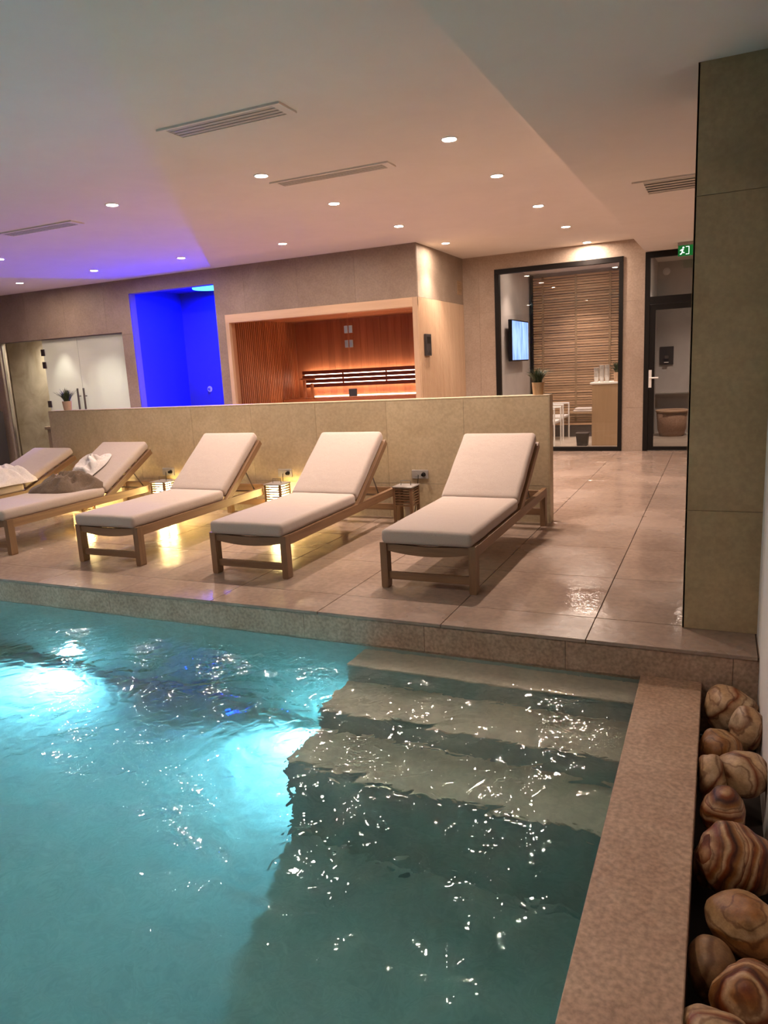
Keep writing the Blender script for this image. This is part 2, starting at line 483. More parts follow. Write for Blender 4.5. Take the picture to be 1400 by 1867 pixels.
def prism(bm, poly, axis, a0, a1):
    """extrude a 2D polygon along an axis; poly in the other two coordinates"""
    def P(u, v, t):
        return {'x': (t, u, v), 'y': (u, t, v), 'z': (u, v, t)}[axis]
    A = [bm.verts.new(P(u, v, a0)) for u, v in poly]
    Bv = [bm.verts.new(P(u, v, a1)) for u, v in poly]
    n = len(poly)
    for k in range(n):
        bm.faces.new((A[k], A[(k + 1) % n], Bv[(k + 1) % n], Bv[k]))
    bm.faces.new(A[::-1])
    bm.faces.new(Bv)

def struct(name, bm, mat, parent=None, label=None, **kw):
    o = obj(name, bm, mat, parent, **kw)
    if parent is None:
        o['kind'] = 'structure'
        if label: o['label'] = label
    return o

def spot(name, loc, watts, color, angle, blend, size, rot=(0, 0, 0), parent=None):
    d = bpy.data.lights.new(name, 'SPOT')
    d.energy = watts; d.color = color; d.spot_size = angle; d.spot_blend = blend; d.shadow_soft_size = size
    o = bpy.data.objects.new(name, d)
    o.location = loc; o.rotation_euler = rot
    return link(o, parent)

def area(name, loc, watts, color, sx, sy, rot, parent=None, spread=PI):
    d = bpy.data.lights.new(name, 'AREA')
    d.shape = 'RECTANGLE'; d.size = sx; d.size_y = sy; d.energy = watts; d.color = color; d.spread = spread
    o = bpy.data.objects.new(name, d)
    o.location = loc; o.rotation_euler = rot
    return link(o, parent)

# ------------------------------------------------------------------ dimensions
DECK_Y = 3.45          # pool side edge of the deck
PART_Y = 6.01          # face of the low partition
BACK_Y = 9.12          # wall with steam room, shower and sauna
FAR_Y = 11.005         # wall with the lounge window and the door
CEIL = 2.916
WATER_Z = -0.165
COPE_Z = -0.152
POOL_Z = -1.30
LX, RX = -12.6, 0.207  # left and right ends of the pool hall
SIDE_X = -3.60         # outer face of the sauna
SOF_X = -0.97
def sof_z(y): return 2.58 + (y - 3.75) * 0.02

# ------------------------------------------------------------------ floor with tiles
GX, GY, TS = -0.552, 3.772, 0.7535
fl = struct('floor', B(LX, 1.6, DECK_Y + 0.012, FAR_Y - 0.002, -0.30, -0.0065), M['floorgrout'], label='beige stone tiled pool deck floor')
tile_cache = {}
def tile_mesh(w, d):
    k = (round(w, 3), round(d, 3))
    if k not in tile_cache:
        bm = B(-w / 2, w / 2, -d / 2, d / 2, -0.018, 0.0, 0.0012)
        tile_cache[k] = mesh_from(bm, 'floor_tile', False, [M['floortile']])
    return tile_cache[k]
xs = [GX + TS * k for k in range(-17, 4)]
xs = [LX] + [x for x in xs if LX + 0.05 < x < 1.55] + [1.6]
ys = [DECK_Y - 0.006] + [GY + TS * k for k in range(0, 10) if GY + TS * k < FAR_Y - 0.1] + [FAR_Y - 0.003]
for i in range(len(xs) - 1):
    for j in range(len(ys) - 1):
        x0, x1, y0, y1 = xs[i], xs[i + 1], ys[j], ys[j + 1]
        if y0 > BACK_Y - 0.05 and x1 < SIDE_X:
            continue
        if x0 > 0.21 and y0 < 3.7:
            continue
        g = 0.0022
        o = obj('floor_tile', tile_mesh(x1 - x0 - 2 * g, y1 - y0 - 2 * g), None, fl, ((x0 + x1) / 2, (y0 + y1) / 2, 0))

# ------------------------------------------------------------------ tiled walls
def tiled_wall(name, axis, plane, face, u0, u1, z0, z1, uj, zj, holes, mat, thick=0.12, gap=0.0012, label=None, tilename='wall_tile', proud=0.006):
    """wall in the plane axis=plane; face = -1/+1 is the visible side; backing box pieces + separate tiles"""
    def P(ua, ub, za, zb, ta, tb):
        lo, hi = min(ta, tb), max(ta, tb)
        return (ua, ub, lo, hi, za, zb) if axis == 'y' else (lo, hi, ua, ub, za, zb)
    us = sorted({u0, u1, *[v for h in holes for v in (h[0], h[1]) if u0 < v < u1]})
    zs = sorted({z0, z1, *[v for h in holes for v in (h[2], h[3]) if z0 < v < z1]})
    def solid(ua, ub, za, zb):
        uc, zc = (ua + ub) / 2, (za + zb) / 2
        return not any(h[0] < uc < h[1] and h[2] < zc < h[3] for h in holes)
    bm = bmesh.new()
    for a, b in zip(us, us[1:]):
        for c, d in zip(zs, zs[1:]):
            if solid(a, b, c, d):
                box(bm, *P(a, b, c, d, plane - face * proud, plane - face * thick))
    w = struct(name, bm, M['grout'], label=label)
    ju = sorted({u0, u1, *[u for u in uj if u0 + 0.03 < u < u1 - 0.03]})
    jz = sorted({z0, z1, *[z for z in zj if z0 + 0.03 < z < z1 - 0.03]})
    for a, b in zip(ju, ju[1:]):
        for c, d in zip(jz, jz[1:]):
            cu = sorted({a, b, *[u for u in us if a < u < b]})
            cz = sorted({c, d, *[z for z in zs if c < z < d]})
            bm = bmesh.new(); n = 0
            for p, q in zip(cu, cu[1:]):
                for r_, s in zip(cz, cz[1:]):
                    if solid(p, q, r_, s):
                        box(bm, *P(p + (gap if p == a else 0), q - (gap if q == b else 0), r_ + (gap if r_ == c else 0), s - (gap if s == d else 0),
                                   plane, plane - face * (proud + 0.008)))
                        n += 1
            if n:
                obj(tilename, bm, mat, w)
            else:
                bm.free()
    return w

WT = 0.745
zj_hi = [0.60, 1.345, 2.09, 2.835]
# low partition behind the loungers
pj = [-1.262 - 0.731 * k for k in range(1, 8)]
pw = tiled_wall('wall_partition', 'y', PART_Y, -1, -6.94, -1.262, 0.0, 1.062, pj, [0.318], [], M['parttile'], 0.115,
                label='low beige tiled partition wall behind the loungers')
obj('wall_tile', B(-6.94, -1.262, PART_Y + 0.100, PART_Y + 0.130, 0.0, 1.062), M['parttile'], pw)
obj('wall_cap', B(-6.94, -1.262, PART_Y, PART_Y + 0.130, 1.062, 1.074, 0.002), M['parttile'], pw)
obj('wall_end', B(-1.262, -1.254, PART_Y, PART_Y + 0.130, 0.0, 1.074), M['parttile'], pw)
# back wall
STEAM = (-11.52, -8.665, 0.0, 2.13)
SHOW = (-8.44, -6.81, 0.0, 2.70)
SAUNA = (-6.65, -3.645, 0.0, 2.243)
tiled_wall('wall_back', 'y', BACK_Y, -1, LX, SIDE_X, 0.0, CEIL, [SIDE_X - WT * 1.2 * k for k in range(1, 14)], [1.345, 2.09], [STEAM, SHOW, SAUNA], M['walltile'], 0.14,
           label='taupe tiled wall with steam room, shower and sauna openings')
# sauna outer side wall (above the timber)
tiled_wall('wall_sauna_side', 'x', SIDE_X + 0.004, 1, BACK_Y + 0.016, FAR_Y, 0.0, CEIL, [], [2.243], [(BACK_Y, FAR_Y + .1, 0, 2.243)], M['walltile'], 0.10,
           label='taupe plastered side wall above the sauna timber cladding')
# far wall
WIN = (-3.10, -1.262, 0.0, 2.705)
DOOR = (-0.972, 0.12, 0.0, 2.72)
tiled_wall('wall_far', 'y', FAR_Y, -1, SIDE_X, 1.6, 0.0, CEIL, [-3.345, -1.117 - 0.745 * 2], [0.62, 2.10], [WIN, DOOR], M['fartile'], 0.12,
           label='beige tiled far wall with lounge window and door')
# pillar on the right
PIL_Y = 3.746
pil = tiled_wall('wall_pillar', 'y', PIL_Y, -1, -0.128, 1.6, 0.0, 2.60, [0.62], [0.601, 2.033], [], M['pillartile'], 0.55,
                 label='tall taupe tiled pillar at the right edge of the deck')
obj('wall_tile', B(-0.128, -0.120, PIL_Y, PIL_Y + 0.55, 0.0, 2.62), M['pillartile'], pil)
# plain room shell
struct('wall_right', B(RX, RX + 0.12, -3.2, PIL_Y + 0.3, -0.6, 2.75), M['plaster'], label='white plastered wall beside the pebble trench')
struct('wall_corridor', B(1.6, 1.7, PIL_Y, FAR_Y + 0.1, 0, 3.0), M['plaster'])
struct('wall_left', B(LX - 0.1, LX, -3.2, BACK_Y + 2.5, -0.3, 3.0), M['walltile'])
struct('wall_front', B(LX, RX + 0.1, -3.3, -3.2, -0.6, 3.0), M['walltile'])
bm = bmesh.new()
box(bm, LX - .1, SOF_X, -3.3, FAR_Y + 0.12, CEIL, CEIL + 0.12)
struct('ceiling', bm, M['ceiling'], label='white main ceiling over the pool hall')
bm = bmesh.new()
prism(bm, [(-3.3, sof_z(-3.3)), (FAR_Y + .02, sof_z(FAR_Y + .02)), (FAR_Y + .02, CEIL + .1), (-3.3, CEIL + .1)], 'x', SOF_X, 1.7)
struct('ceiling_soffit', bm, M['ceiling'], label='lower white ceiling on the right of the hall')

# ------------------------------------------------------------------ pool
bm = bmesh.new()
PX0, PX1, PY0, PY1 = -12.0, -0.295, -2.4, DECK_Y
box(bm, PX0, PX1, PY0, PY1, POOL_Z - 0.1, POOL_Z)                     # bottom
box(bm, PX0 - 0.1, PX1, PY1, PY1 + 0.1, POOL_Z - .1, WATER_Z - 0.03)  # far side
box(bm, PX0 - 0.1, PX1, PY0 - 0.1, PY0, POOL_Z - .1, -0.06)           # near side
box(bm, PX0 - 0.1, PX0, PY0, PY1, POOL_Z - .1, -0.06)                 # left side
box(bm, PX1, PX1 + 0.012, PY0, PY1 + .1, POOL_Z - .1, COPE_Z - 0.03)  # right side
struct('pool_basin', bm, M['lining'], label='sunken swimming pool basin')
struct('floor_poolside', B(LX, PX0 - .1, -3.2, DECK_Y, -0.1, 0.0), M['floortile'])
struct('floor_near', B(PX0 - .1, RX, -3.2, PY0 - .1, -0.1, -0.001), M['floortile'])
# far riser between deck and water, one slab per tile
rs = struct('pool_riser', B(PX0, RX, DECK_Y + 0.018, DECK_Y + 0.09, -0.42, -0.02), M['floorgrout'], label='brown stone riser under the deck edge')
for a, b in zip(xs, xs[1:]):
    a2, b2 = max(a, PX0) - 0.10, min(b - 0.10, RX)
    if b2 - a2 > 0.05 and a < RX:
        obj('riser_slab', B(a2 + .001 if a2 > PX0 else PX0, b2 - .001, DECK_Y + 0.004, DECK_Y + 0.024, -0.40, -0.021), M['riser'], rs)
# right coping
struct('pool_coping', B(PX1, -0.026, -2.4, DECK_Y + 0.004, -0.60, COPE_Z, 0.003), M['coping'], label='brown speckled stone coping on the right pool edge')
struct('trench_bed', B(-0.026, RX, -2.4, DECK_Y + .004, -0.60, -0.42), M['darkpebble'])
# submerged stairs
SX0 = -1.76
stp = struct('pool_stairs', B(SX0, PX1 + 0.004, 2.60, DECK_Y + 0.004, POOL_Z, -0.70), M['lining'], label='submerged stairs in the right corner of the pool')
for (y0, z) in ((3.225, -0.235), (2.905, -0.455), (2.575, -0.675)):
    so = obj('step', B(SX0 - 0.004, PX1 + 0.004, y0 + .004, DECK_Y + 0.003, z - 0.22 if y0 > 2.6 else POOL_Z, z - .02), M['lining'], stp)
    obj('tread', B(SX0 - 0.006, PX1 + 0.004, y0, DECK_Y + 0.003, z - .02, z, 0.004), M['littread'], so)  # pale tone stands in for light falling on the steps from above
# water
bm = B(PX0 - .02, PX1 + 0.006, PY0 - .02, DECK_Y + 0.012, POOL_Z - 0.03, WATER_Z)
w = obj('water', bm, M['water'])
tag(w, 'rippled turquoise water filling the swimming pool', 'water', kind='stuff')
# underwater lamps on the far side
def pool_lamp(x, z, label, watts, col=(0.34, 0.72, 1.0)):
    t = empty('pool_lamp', (x, DECK_Y, z))
    bm = bmesh.new(); lathe(bm, [(0.0, 0.012), (0.075, 0.012), (0.075, 0.0)], 24)
    obj('lens', bm, M['poollens'], t, (0, 0, 0), (PI / 2, 0, 0))
    bm = bmesh.new(); lathe(bm, [(0.076, 0.0), (0.076, 0.018), (0.105, 0.014), (0.108, 0.0)], 24)
    obj('bezel', bm, M['white'], t, (0, 0, 0), (PI / 2, 0, 0))
    tag(t, label, 'pool light', 'underwater lamps in the pool')
    spot('lamp_light', (0, -0.05, 0), watts, col, math.radians(160), 0.6, 0.05, (math.radians(90 - 12), 0, PI), t)
pool_lamp(-4.04, -1.02, 'glowing blue-white underwater lamp on the left of the pool wall', POOL_W)
pool_lamp(-1.97, -1.05, 'glowing blue-white underwater lamp beside the pool stairs', POOL_W)

pool_lamp(-5.96, -1.02, 'added unseen underwater lamp further left along the pool wall', POOL_W)  # added out of view to spread light through the left of the pool
pool_lamp(-7.88, -1.02, 'added unseen underwater lamp furthest left along the pool wall', POOL_W)  # second added lamp, also unseen, for more even light in the water

# ------------------------------------------------------------------ ceiling fittings
ring_bm = bmesh.new(); lathe(ring_bm, [(0.046, 0.0), (0.046, -0.004), (0.052, -0.008), (0.062, -0.006), (0.064, 0.0)], 24)
ring_me = mesh_from(ring_bm, 'trim_ring', True, [M['white']])
lens_bm = bmesh.new(); lathe(lens_bm, [(0.0, -0.0045), (0.0455, -0.0045), (0.0455, 0.0)], 24)
lens_me = mesh_from(lens_bm, 'lens', False, [M['lens']])
lensdim_me = lens_me.copy(); lensdim_me.materials[0] = M['lensdim']
def downlight(x, y, z, label, watts=None, ang=95, blend=0.65, group='round ceiling downlights', col=DOWN_C):
    t = empty('ceiling_downlight', (x, y, z))
    obj('trim_ring', ring_me, None, t)
    obj('lens', lens_me if group == 'round ceiling downlights' else lensdim_me, None, t)
    tag(t, label, 'downlight', group)
    spot('lamp_light', (0, 0, -0.02), DOWN_W if watts is None else watts, col, math.radians(ang), blend, 0.04, (0, 0, 0), t)
DL = [(-1.79, 5.27, 'largest round ceiling downlight, nearest the lower right ceiling'),
      (-3.39, 5.30, 'round ceiling downlight between the two nearest long air vents'),
      (-5.00, 5.33, 'round ceiling downlight above the leftmost long air vent'),
      (-1.785, 6.48, 'second round downlight in the row running to the lounge window'),
      (-3.39, 6.53, 'round ceiling downlight just beyond the middle long air vent'),
      (-1.76, 7.95, 'third round downlight in the row running to the lounge window'),
      (-3.34, 7.98, 'round ceiling downlight in front of the sauna corner'),
      (-1.745, 9.37, 'fourth round downlight in the row running to the lounge window'),
      (-3.31, 9.46, 'round ceiling downlight washing the sauna side wall'),
      (-1.725, 10.80, 'round downlight closest to the top of the lounge window'),
      (-4.92, 8.05, 'round ceiling downlight in front of the sauna glass'),
      (-6.49, 8.06, 'round ceiling downlight in the blue glow before the shower'),
      (-8.06, 8.09, 'round ceiling downlight left of the blue glow'),
      (-9.75, 8.25, 'leftmost round ceiling downlight near the steam room doors'),
      (-8.10, 6.61, 'round ceiling downlight cut by the left edge of the photo')]
DL += [(x, 0.8, 'added unseen round ceiling downlight over the near pool side, %s in its row' % n) for x, n in ((-1.8, 'first'), (-3.4, 'second'), (-5.0, 'third'), (-6.6, 'fourth'), (-8.2, 'fifth'))]  # row added out of view as soft front fill for pillar and coping
for x, y, lb in DL:
    downlight(x, y, CEIL, lb, *((DOWN_W * 0.3, 115, .8) if y < 3 else (DOWN_W * .45,) if y > 10.5 else ()))

def long_vent(x0, x1, y0, y1, label):
    t = empty('air_vent', ((x0 + x1) / 2, (y0 + y1) / 2, CEIL))
    hx, hy = (x1 - x0) / 2, (y1 - y0) / 2
    obj('backing', B(-hx + .01, hx - .01, -hy + .01, hy - .01, -0.003, 0.0), M['ventdark'], t)
    bm = bmesh.new()
    box(bm, -hx, hx, -hy, -hy + .018, -0.012, 0); box(bm, -hx, hx, hy - .018, hy, -0.012, 0)
    box(bm, -hx, -hx + .06, -hy + .018, hy - .018, -0.012, 0); box(bm, hx - .06, hx, -hy + .018, hy - .018, -0.012, 0)
    obj('frame', bm, M['ceiling'], t)
    n = 4; wd = (2 * hy - .036) / n
    sm = mesh_from(B(-hx + .06, hx - .06, -wd * 0.485, wd * 0.485, -0.0015, 0.0015), 'blade', False, [M['ventgrey']])
    for k in range(n):
        obj('blade', sm, None, t, (0, -hy + .018 + wd * (k + .5), -0.008), (math.radians(5), 0, 0))
    tag(t, label, 'air vent', 'long ceiling air vents')
long_vent(-3.32, -2.40, 4.0, 4.205, 'nearest long grey ceiling air vent above the pool')
long_vent(-3.46, -2.38, 5.52, 5.68, 'middle long grey ceiling air vent between two downlights')
long_vent(-6.82, -5.77, 5.57, 5.74, 'leftmost long grey ceiling air vent')
t = empty('square_vent', (-0.30, 6.39, sof_z(6.39)))
t.rotation_euler = (math.atan(0.02), 0, 0)
bm = bmesh.new()
box(bm, -.35, .35, -.27, -.25, -.012, 0.0); box(bm, -.35, .35, .25, .27, -.012, 0.0)
box(bm, -.35, -.27, -.25, .25, -.012, 0.0); box(bm, .27, .35, -.25, .25, -.012, 0.0)
obj('frame', bm, M['ceiling'], t)
obj('backing', B(-.27, .27, -.25, .25, -.003, 0.0), M['ventdark'], t)
for k in range(5):
    obj('blade', B(-.27, .27, -.049, .049, -.0015, .0015), M['ventgrey'], t, (0, -.20 + .1 * k, -.009), (math.radians(4), 0, 0))
tag(t, 'square ceiling air vent in the lower ceiling beside the pillar', 'air vent')

# ------------------------------------------------------------------ sun loungers
def slab_arc(bm, x0, x1, y0, y1, zt, h, sag, n=12):
    """front apron: board whose top and bottom edges sag in the middle"""
    pts_t, pts_b = [], []
    for k in range(n + 1):
        s = k / n; x = x0 + (x1 - x0) * s
        q = 1 - (2 * s - 1) ** 2
        pts_t.append((x, zt - sag * 0.6 * q)); pts_b.append((x, zt - h - sag * q))
    prism(bm, pts_t + pts_b[::-1], 'y', y0, y1)

def cushion_bm(w, l, h, r=0.03, seg=4, crown=0.008):
    bm = bmesh.new()
    vs = box(bm, -w / 2, w / 2, 0, l, 0, h)
    bmesh.ops.bevel(bm, geom=list(bm.edges), offset=r, segments=seg, affect='EDGES', profile=0.5)
    # cut the big faces so that the fabric can crown and ripple a little
    for k in range(1, 12):
        geom = bm.verts[:] + bm.edges[:] + bm.faces[:]
        bmesh.ops.bisect_plane(bm, geom=geom, plane_co=(0, l * k / 12, 0), plane_no=(0, 1, 0))
    for k in range(1, 6):
        geom = bm.verts[:] + bm.edges[:] + bm.faces[:]
        bmesh.ops.bisect_plane(bm, geom=geom, plane_co=(-w / 2 + w * k / 6, 0, 0), plane_no=(1, 0, 0))
    for v in bm.verts:
        u, s = v.co.x / (w / 2), v.co.y / l
        if v.co.z > h * 0.5:
            v.co.z += crown * (1 - u * u) * (1 - (2 * s - 1) ** 4) + 0.003 * noise.noise(Vector((v.co.x * 7, v.co.y * 5, 3)))
        v.co.x += 0.003 * noise.noise(Vector((v.co.y * 6, v.co.z * 4, 9)))
    return bm

LW = 0.62; LL = 1.97
leg_bm = bmesh.new()
prism(leg_bm, [(-.0225, 0.012), (-.018, 0.0), (.018, 0.0), (.0225, 0.012), (.0225, 0.295), (-.0225, 0.295)], 'y', 0.0, 0.062)
leg_me = mesh_from(leg_bm, 'leg', False, [M['teakz']])
rail_bm = bmesh.new()
prism(rail_bm, [(0.055, 0.228), (LL - 0.004, 0.250), (LL - 0.004, 0.315), (0.055, 0.292)], 'x', -.0175, .0175)
rail_me = mesh_from(rail_bm, 'side_rail', False, [M['teak']])
apr_bm = bmesh.new(); slab_arc(apr_bm, -LW / 2 + .045, LW / 2 - .045, 0.012, 0.040, 0.290, 0.050, 0.026)
apr_me = mesh_from(apr_bm, 'front_apron', False, [M['teakx']])
str_me = mesh_from(B(-LW / 2 + .045, LW / 2 - .045, .018, .042, .055, .103, .002), 'stretcher', False, [M['teakx']])
rap_me = mesh_from(B(-LW / 2 + .045, LW / 2 - .045, LL - .045, LL - .018, .215, .300, .002), 'rear_apron', False, [M['teakx']])
rst_me = mesh_from(B(-LW / 2 + .045, LW / 2 - .045, LL - .045, LL - .020, .09, .15, .002), 'stretcher', False, [M['teakx']])
slat_me = mesh_from(B(-LW / 2 + .035, LW / 2 - .035, -.03, .03, .262, .280, .002), 'slat', False, [M['teakx']])
BL = 0.74
seat_me = mesh_from(cushion_bm(0.588, 1.115, 0.092), 'seat_cushion', True, [M['cushion']])
back_me = mesh_from(cushion_bm(0.588, BL, 0.088), 'back_cushion', True, [M['cushion']])
bfr_bm = bmesh.new()
for s in (-1, 1):
    box(bfr_bm, s * .291 - .017, s * .291 + .017, -.02, BL - .015, -.058, -.004, .002)
box(bfr_bm, -.274, .274, BL - .07, BL - .02, -.045, -.005, .002)
bfr_me = mesh_from(bfr_bm, 'back_frame', False, [M['teak']])
bsl_me = mesh_from(B(-.274, .274, -.028, .028, -.022, -.004, .002), 'slat', False, [M['teakx']])

def lounger(x, y, ang, label, rz=0.0, dz=0.0):
    t = empty('sun_lounger', (x, y, 0), rz)
    tag(t, label, 'sun lounger', 'teak sun loungers along the partition')
    for s in (-1, 1):
        for yy in (0.0, LL - 0.062):
            obj('leg', leg_me, None, t, (s * (LW / 2 - .0225), yy, 0))
        obj('side_rail', rail_me, None, t, (s * (LW / 2 - .0175), 0, 0))
    obj('front_apron', apr_me, None, t); obj('stretcher', str_me, None, t)
    obj('rear_apron', rap_me, None, t); obj('stretcher', rst_me, None, t)
    for k in range(9):
        obj('slat', slat_me, None, t, (0, 0.12 + 0.118 * k, 0.0 + 0.0012 * k))
    obj('seat_cushion', seat_me, None, t, (0, -0.018, 0.288), (math.radians(0.55), 0, 0))
    a = math.radians(ang)
    hy, hz = 1.105, 0.318
    fr = obj('back_frame', bfr_me, None, t, (0, hy, hz), (a, 0, 0))
    for k in range(6):
        obj('slat', bsl_me, None, fr, (0, 0.06 + 0.105 * k, 0))
    obj('back_cushion', back_me, None, t, (0, hy + 0.004, hz + 0.002), (a, 0, 0))
    # prop bar and ratchet rail
    p0 = Vector((0, hy + 0.46 * math.cos(a), hz + 0.46 * math.sin(a) - .05))
    bm = bmesh.new()
    for s in (-.24, .24):
        tube(bm, [(s, p0.y, p0.z), (s, p0.y + 0.16, 0.285)], 0.006, 6)
    tube(bm, [(-.24, p0.y + 0.16, 0.285), (.24, p0.y + 0.16, 0.285)], 0.006, 6)
    obj('prop_bar', bm, M['darksteel'], t)
    return t
lounger(-1.578, 3.972, 34.5, 'rightmost teak lounger with cream cushion, casting a dark shadow on the deck')
lounger(-2.886, 3.972, 37.5, 'cream-cushioned teak lounger between the unlit lantern and a lit lantern')
lounger(-4.174, 3.985, 38.0, 'bare cream-cushioned teak lounger standing between the two clearly lit lanterns')
lounger(-5.550, 3.985, 29.5, 'teak lounger with a brown robe and a white towel on its cushion')
lounger(-6.800, 4.12, 22.0, 'leftmost teak lounger with a white robe piled on it')

# ------------------------------------------------------------------ cloth heaps
def heap(name, mat, w, l, h, seed, nx=64, ny=64, folds=5.0, tilt=None):
    bm = bmesh.new()
    off = Vector((seed * 13.1, seed * 7.7, seed * 3.3))
    grid = []
    for j in range(ny + 1):
        row = []
        for i in range(nx + 1):
            a = 2 * PI * i / nx
            s = j / ny
            rr = 1.0 + 0.28 * noise.noise(Vector((math.cos(a) * 1.3, math.sin(a) * 1.3, 0)) + off)
            x, y = s * rr * math.cos(a) * w / 2, s * rr * math.sin(a) * l / 2
            p = Vector((x, y, 0)) * folds + off
            warp = noise.noise_vector(p * 0.6) * 0.9
            rid = 1 - abs(noise.noise(Vector((p.x + warp.x * 1.4, (p.y + warp.y) * 0.55, 0.3)) * 1.25)) ** 1.6 * 3.4
            rid2 = 1 - abs(noise.noise((p + warp) * 2.1 + Vector((5, 5, 5)))) ** 1.7 * 3.0
            dome = max(0.0, 1 - s ** 2.4)
            z = h * (dome ** 0.75 * (0.22 + 0.62 * max(rid, -.2) + 0.22 * rid2))
            z = max(z, 0.012 * (1 if s < 0.97 else 0.0))
            if tilt: z += tilt(x, y)
            row.append(bm.verts.new((x, y, z)))
        grid.append(row)
    for j in range(ny):
        for i in range(nx):
            i2 = (i + 1) % nx
            bm.faces.new((grid[j][i], grid[j][i2], grid[j + 1][i2], grid[j + 1][i]))
    bmesh.ops.remove_doubles(bm, verts=bm.verts, dist=1e-5)
    return obj(name, bm, mat, smooth=True)
SEAT_Z = 0.385
o = heap('bath_robe', M['robe'], 0.50, 0.66, 0.17, 3.0, folds=6.5); o.location = (-5.56, 4.93, SEAT_Z); o.rotation_euler = (0, 0, math.radians(-35))
tag(o, 'crumpled brown robe lying on the lounger seat beside a white towel', 'robe')
bk = math.tan(math.radians(29.5))
o = heap('bath_towel', M['towel'], 0.26, 0.54, 0.13, 5.0, folds=9.0, tilt=lambda x, y: 0)
o.location = (-5.60, 5.27, 0.528); o.rotation_euler = (math.radians(29), 0, math.radians(-14))
tag(o, 'twisted white towel leaning up the backrest next to the brown robe', 'towel')
o = heap('bath_robe', M['towel'], 0.52, 0.74, 0.19, 8.0, folds=6.0); o.location = (-6.70, 5.12, SEAT_Z + .003); o.rotation_euler = (0, 0, math.radians(8))
tag(o, 'crumpled white robe piled on the leftmost lounger', 'robe')

# ------------------------------------------------------------------ lanterns
LN = 0.18; LH = 0.345
lp_me = mesh_from(B(-.0115, .0115, -.0115, .0115, 0, LH - .012, .0015), 'post', False, [M['teakz']])
ls_me = mesh_from(B(-LN / 2 + .023, LN / 2 - .023, -.006, .006, -.0058, .0058), 'slat', False, [M['teakx']])
lt_me = mesh_from(B(-LN / 2 - .004, LN / 2 + .004, -LN / 2 - .004, LN / 2 + .004, LH - .012, LH, .002), 'top_plate', False, [M['lid']])
lb_me = mesh_from(B(-LN / 2 + .02, LN / 2 - .02, -LN / 2 + .02, LN / 2 - .02, .02, .032), 'base_plate', False, [M['teakx']])
hd_bm = bmesh.new(); tube(hd_bm, [(-.045, 0, LH), (-.045, 0, LH + .04), (.045, 0, LH + .04), (.045, 0, LH)], .0035, 6)
hd_me = mesh_from(hd_bm, 'handle', False, [M['darksteel']])
dif_bm = B(-.058, .058, -.058, .058, .075, LH - .02)
def lantern(x, y, lit, label, rz=0.0, socket=None):
    t = empty('lantern', (x, y, 0), rz)
    tag(t, label, 'lantern', 'slatted wooden floor lanterns')
    for sx in (-1, 1):
        for sy in (-1, 1):
            obj('post', lp_me, None, t, (sx * (LN / 2 - .0115), sy * (LN / 2 - .0115), 0))
    for k in range(7):
        z = 0.178 + 0.0232 * k
        obj('slat', ls_me, None, t, (0, -LN / 2 + .008, z)); obj('slat', ls_me, None, t, (0, LN / 2 - .008, z))
        obj('slat', ls_me, None, t, (LN / 2 - .008, 0, z), (0, 0, PI / 2)); obj('slat', ls_me, None, t, (-LN / 2 + .008, 0, z), (0, 0, PI / 2))
    obj('top_plate', lt_me, None, t); obj('base_plate', lb_me, None, t); obj('handle', hd_me, None, t)
    if lit:
        obj('diffuser', B(-.056, .056, -.056, .056, .085, LH - .02, .004), M['lanternlit'], t)
    else:
        bm = bmesh.new(); lathe(bm, [(0.0, .032), (.03, .032), (.03, .19), (.024, .20), (0.0, .20)], 16)
        obj('candle', bm, M['lanternoff'], t, smooth=False)
    if socket is not None:
        sx, sz = socket
        bm = bmesh.new()
        c = Vector((0, LN / 2, 0.03)); e = Vector((sx - x, PART_Y - 0.05 - y, sz))
        pts = []
        for k in range(13):
            s = k / 12
            p = c.lerp(e, s); p.z = c.z + (e.z - c.z) * s ** 3
            p.y -= 0.02 * math.sin(PI * s)
            pts.append(p)
        tube(bm, pts, .003, 5)
        obj('cord', bm, M['black'], t)
SOCK = [(-2.415, 0.405), (-3.835, 0.400), (-5.285, 0.397)]
lantern(-2.455, 5.76, False, 'unlit slatted wooden lantern with slate top beside the rightmost lounger', 0.0, SOCK[0])
lantern(-3.766, 5.74, True, 'glowing slatted lantern nearest the unlit one, between two bare loungers', 0.0, SOCK[1])
lantern(-5.140, 5.74, True, 'glowing slatted lantern beside the lounger with the brown robe', 0.0, SOCK[2])
lantern(-6.300, 5.74, True, 'glowing slatted lantern half hidden behind the brown robe, paper cup on top')
def socket(x, z, label):
    t = empty('wall_socket', (x, PART_Y, z - .04))
    obj('plate', B(-.078, .078, -.012, 0, 0, .078, .002), M['greyplate'], t)
    for s in (-1, 1):
        bm = bmesh.new(); lathe(bm, [(0, .0145), (.02, .0145), (.02, .010)], 16)
        obj('outlet', bm, M['darkplastic'] if s > 0 else M['greyplate'], t, (s * .037, 0, .039), (PI / 2, 0, 0))
    bm = bmesh.new(); lathe(bm, [(0, .045), (.014, .045), (.018, .0145), (0, .0145)], 12)
    obj('plug', bm, M['black'], t, (.037, 0, .039), (PI / 2, 0, 0))
    tag(t, label, 'socket', 'double wall sockets on the partition')
for (x, z), lb in zip(SOCK, ('grey double wall socket above the unlit lantern', 'grey double wall socket above the lit lantern in the middle of the partition', 'grey double wall socket above the lantern by the brown robe')):
    socket(x, z, lb)
def cup_bm(r0, r1, h, n=20):
    bm = bmesh.new()
    lathe(bm, [(0, 0), (r0, 0), (r1, h), (r1 + .002, h), (r1 - .003, h - .002), (r0 - .003, .004), (0, .004)], n)
    return bm
o = obj('paper_cup', cup_bm(.034, .046, .125), M['paper'], None, (-6.275, 5.71, LH), smooth=True)
tag(o, 'white paper cup standing on the half-hidden lantern', 'cup')

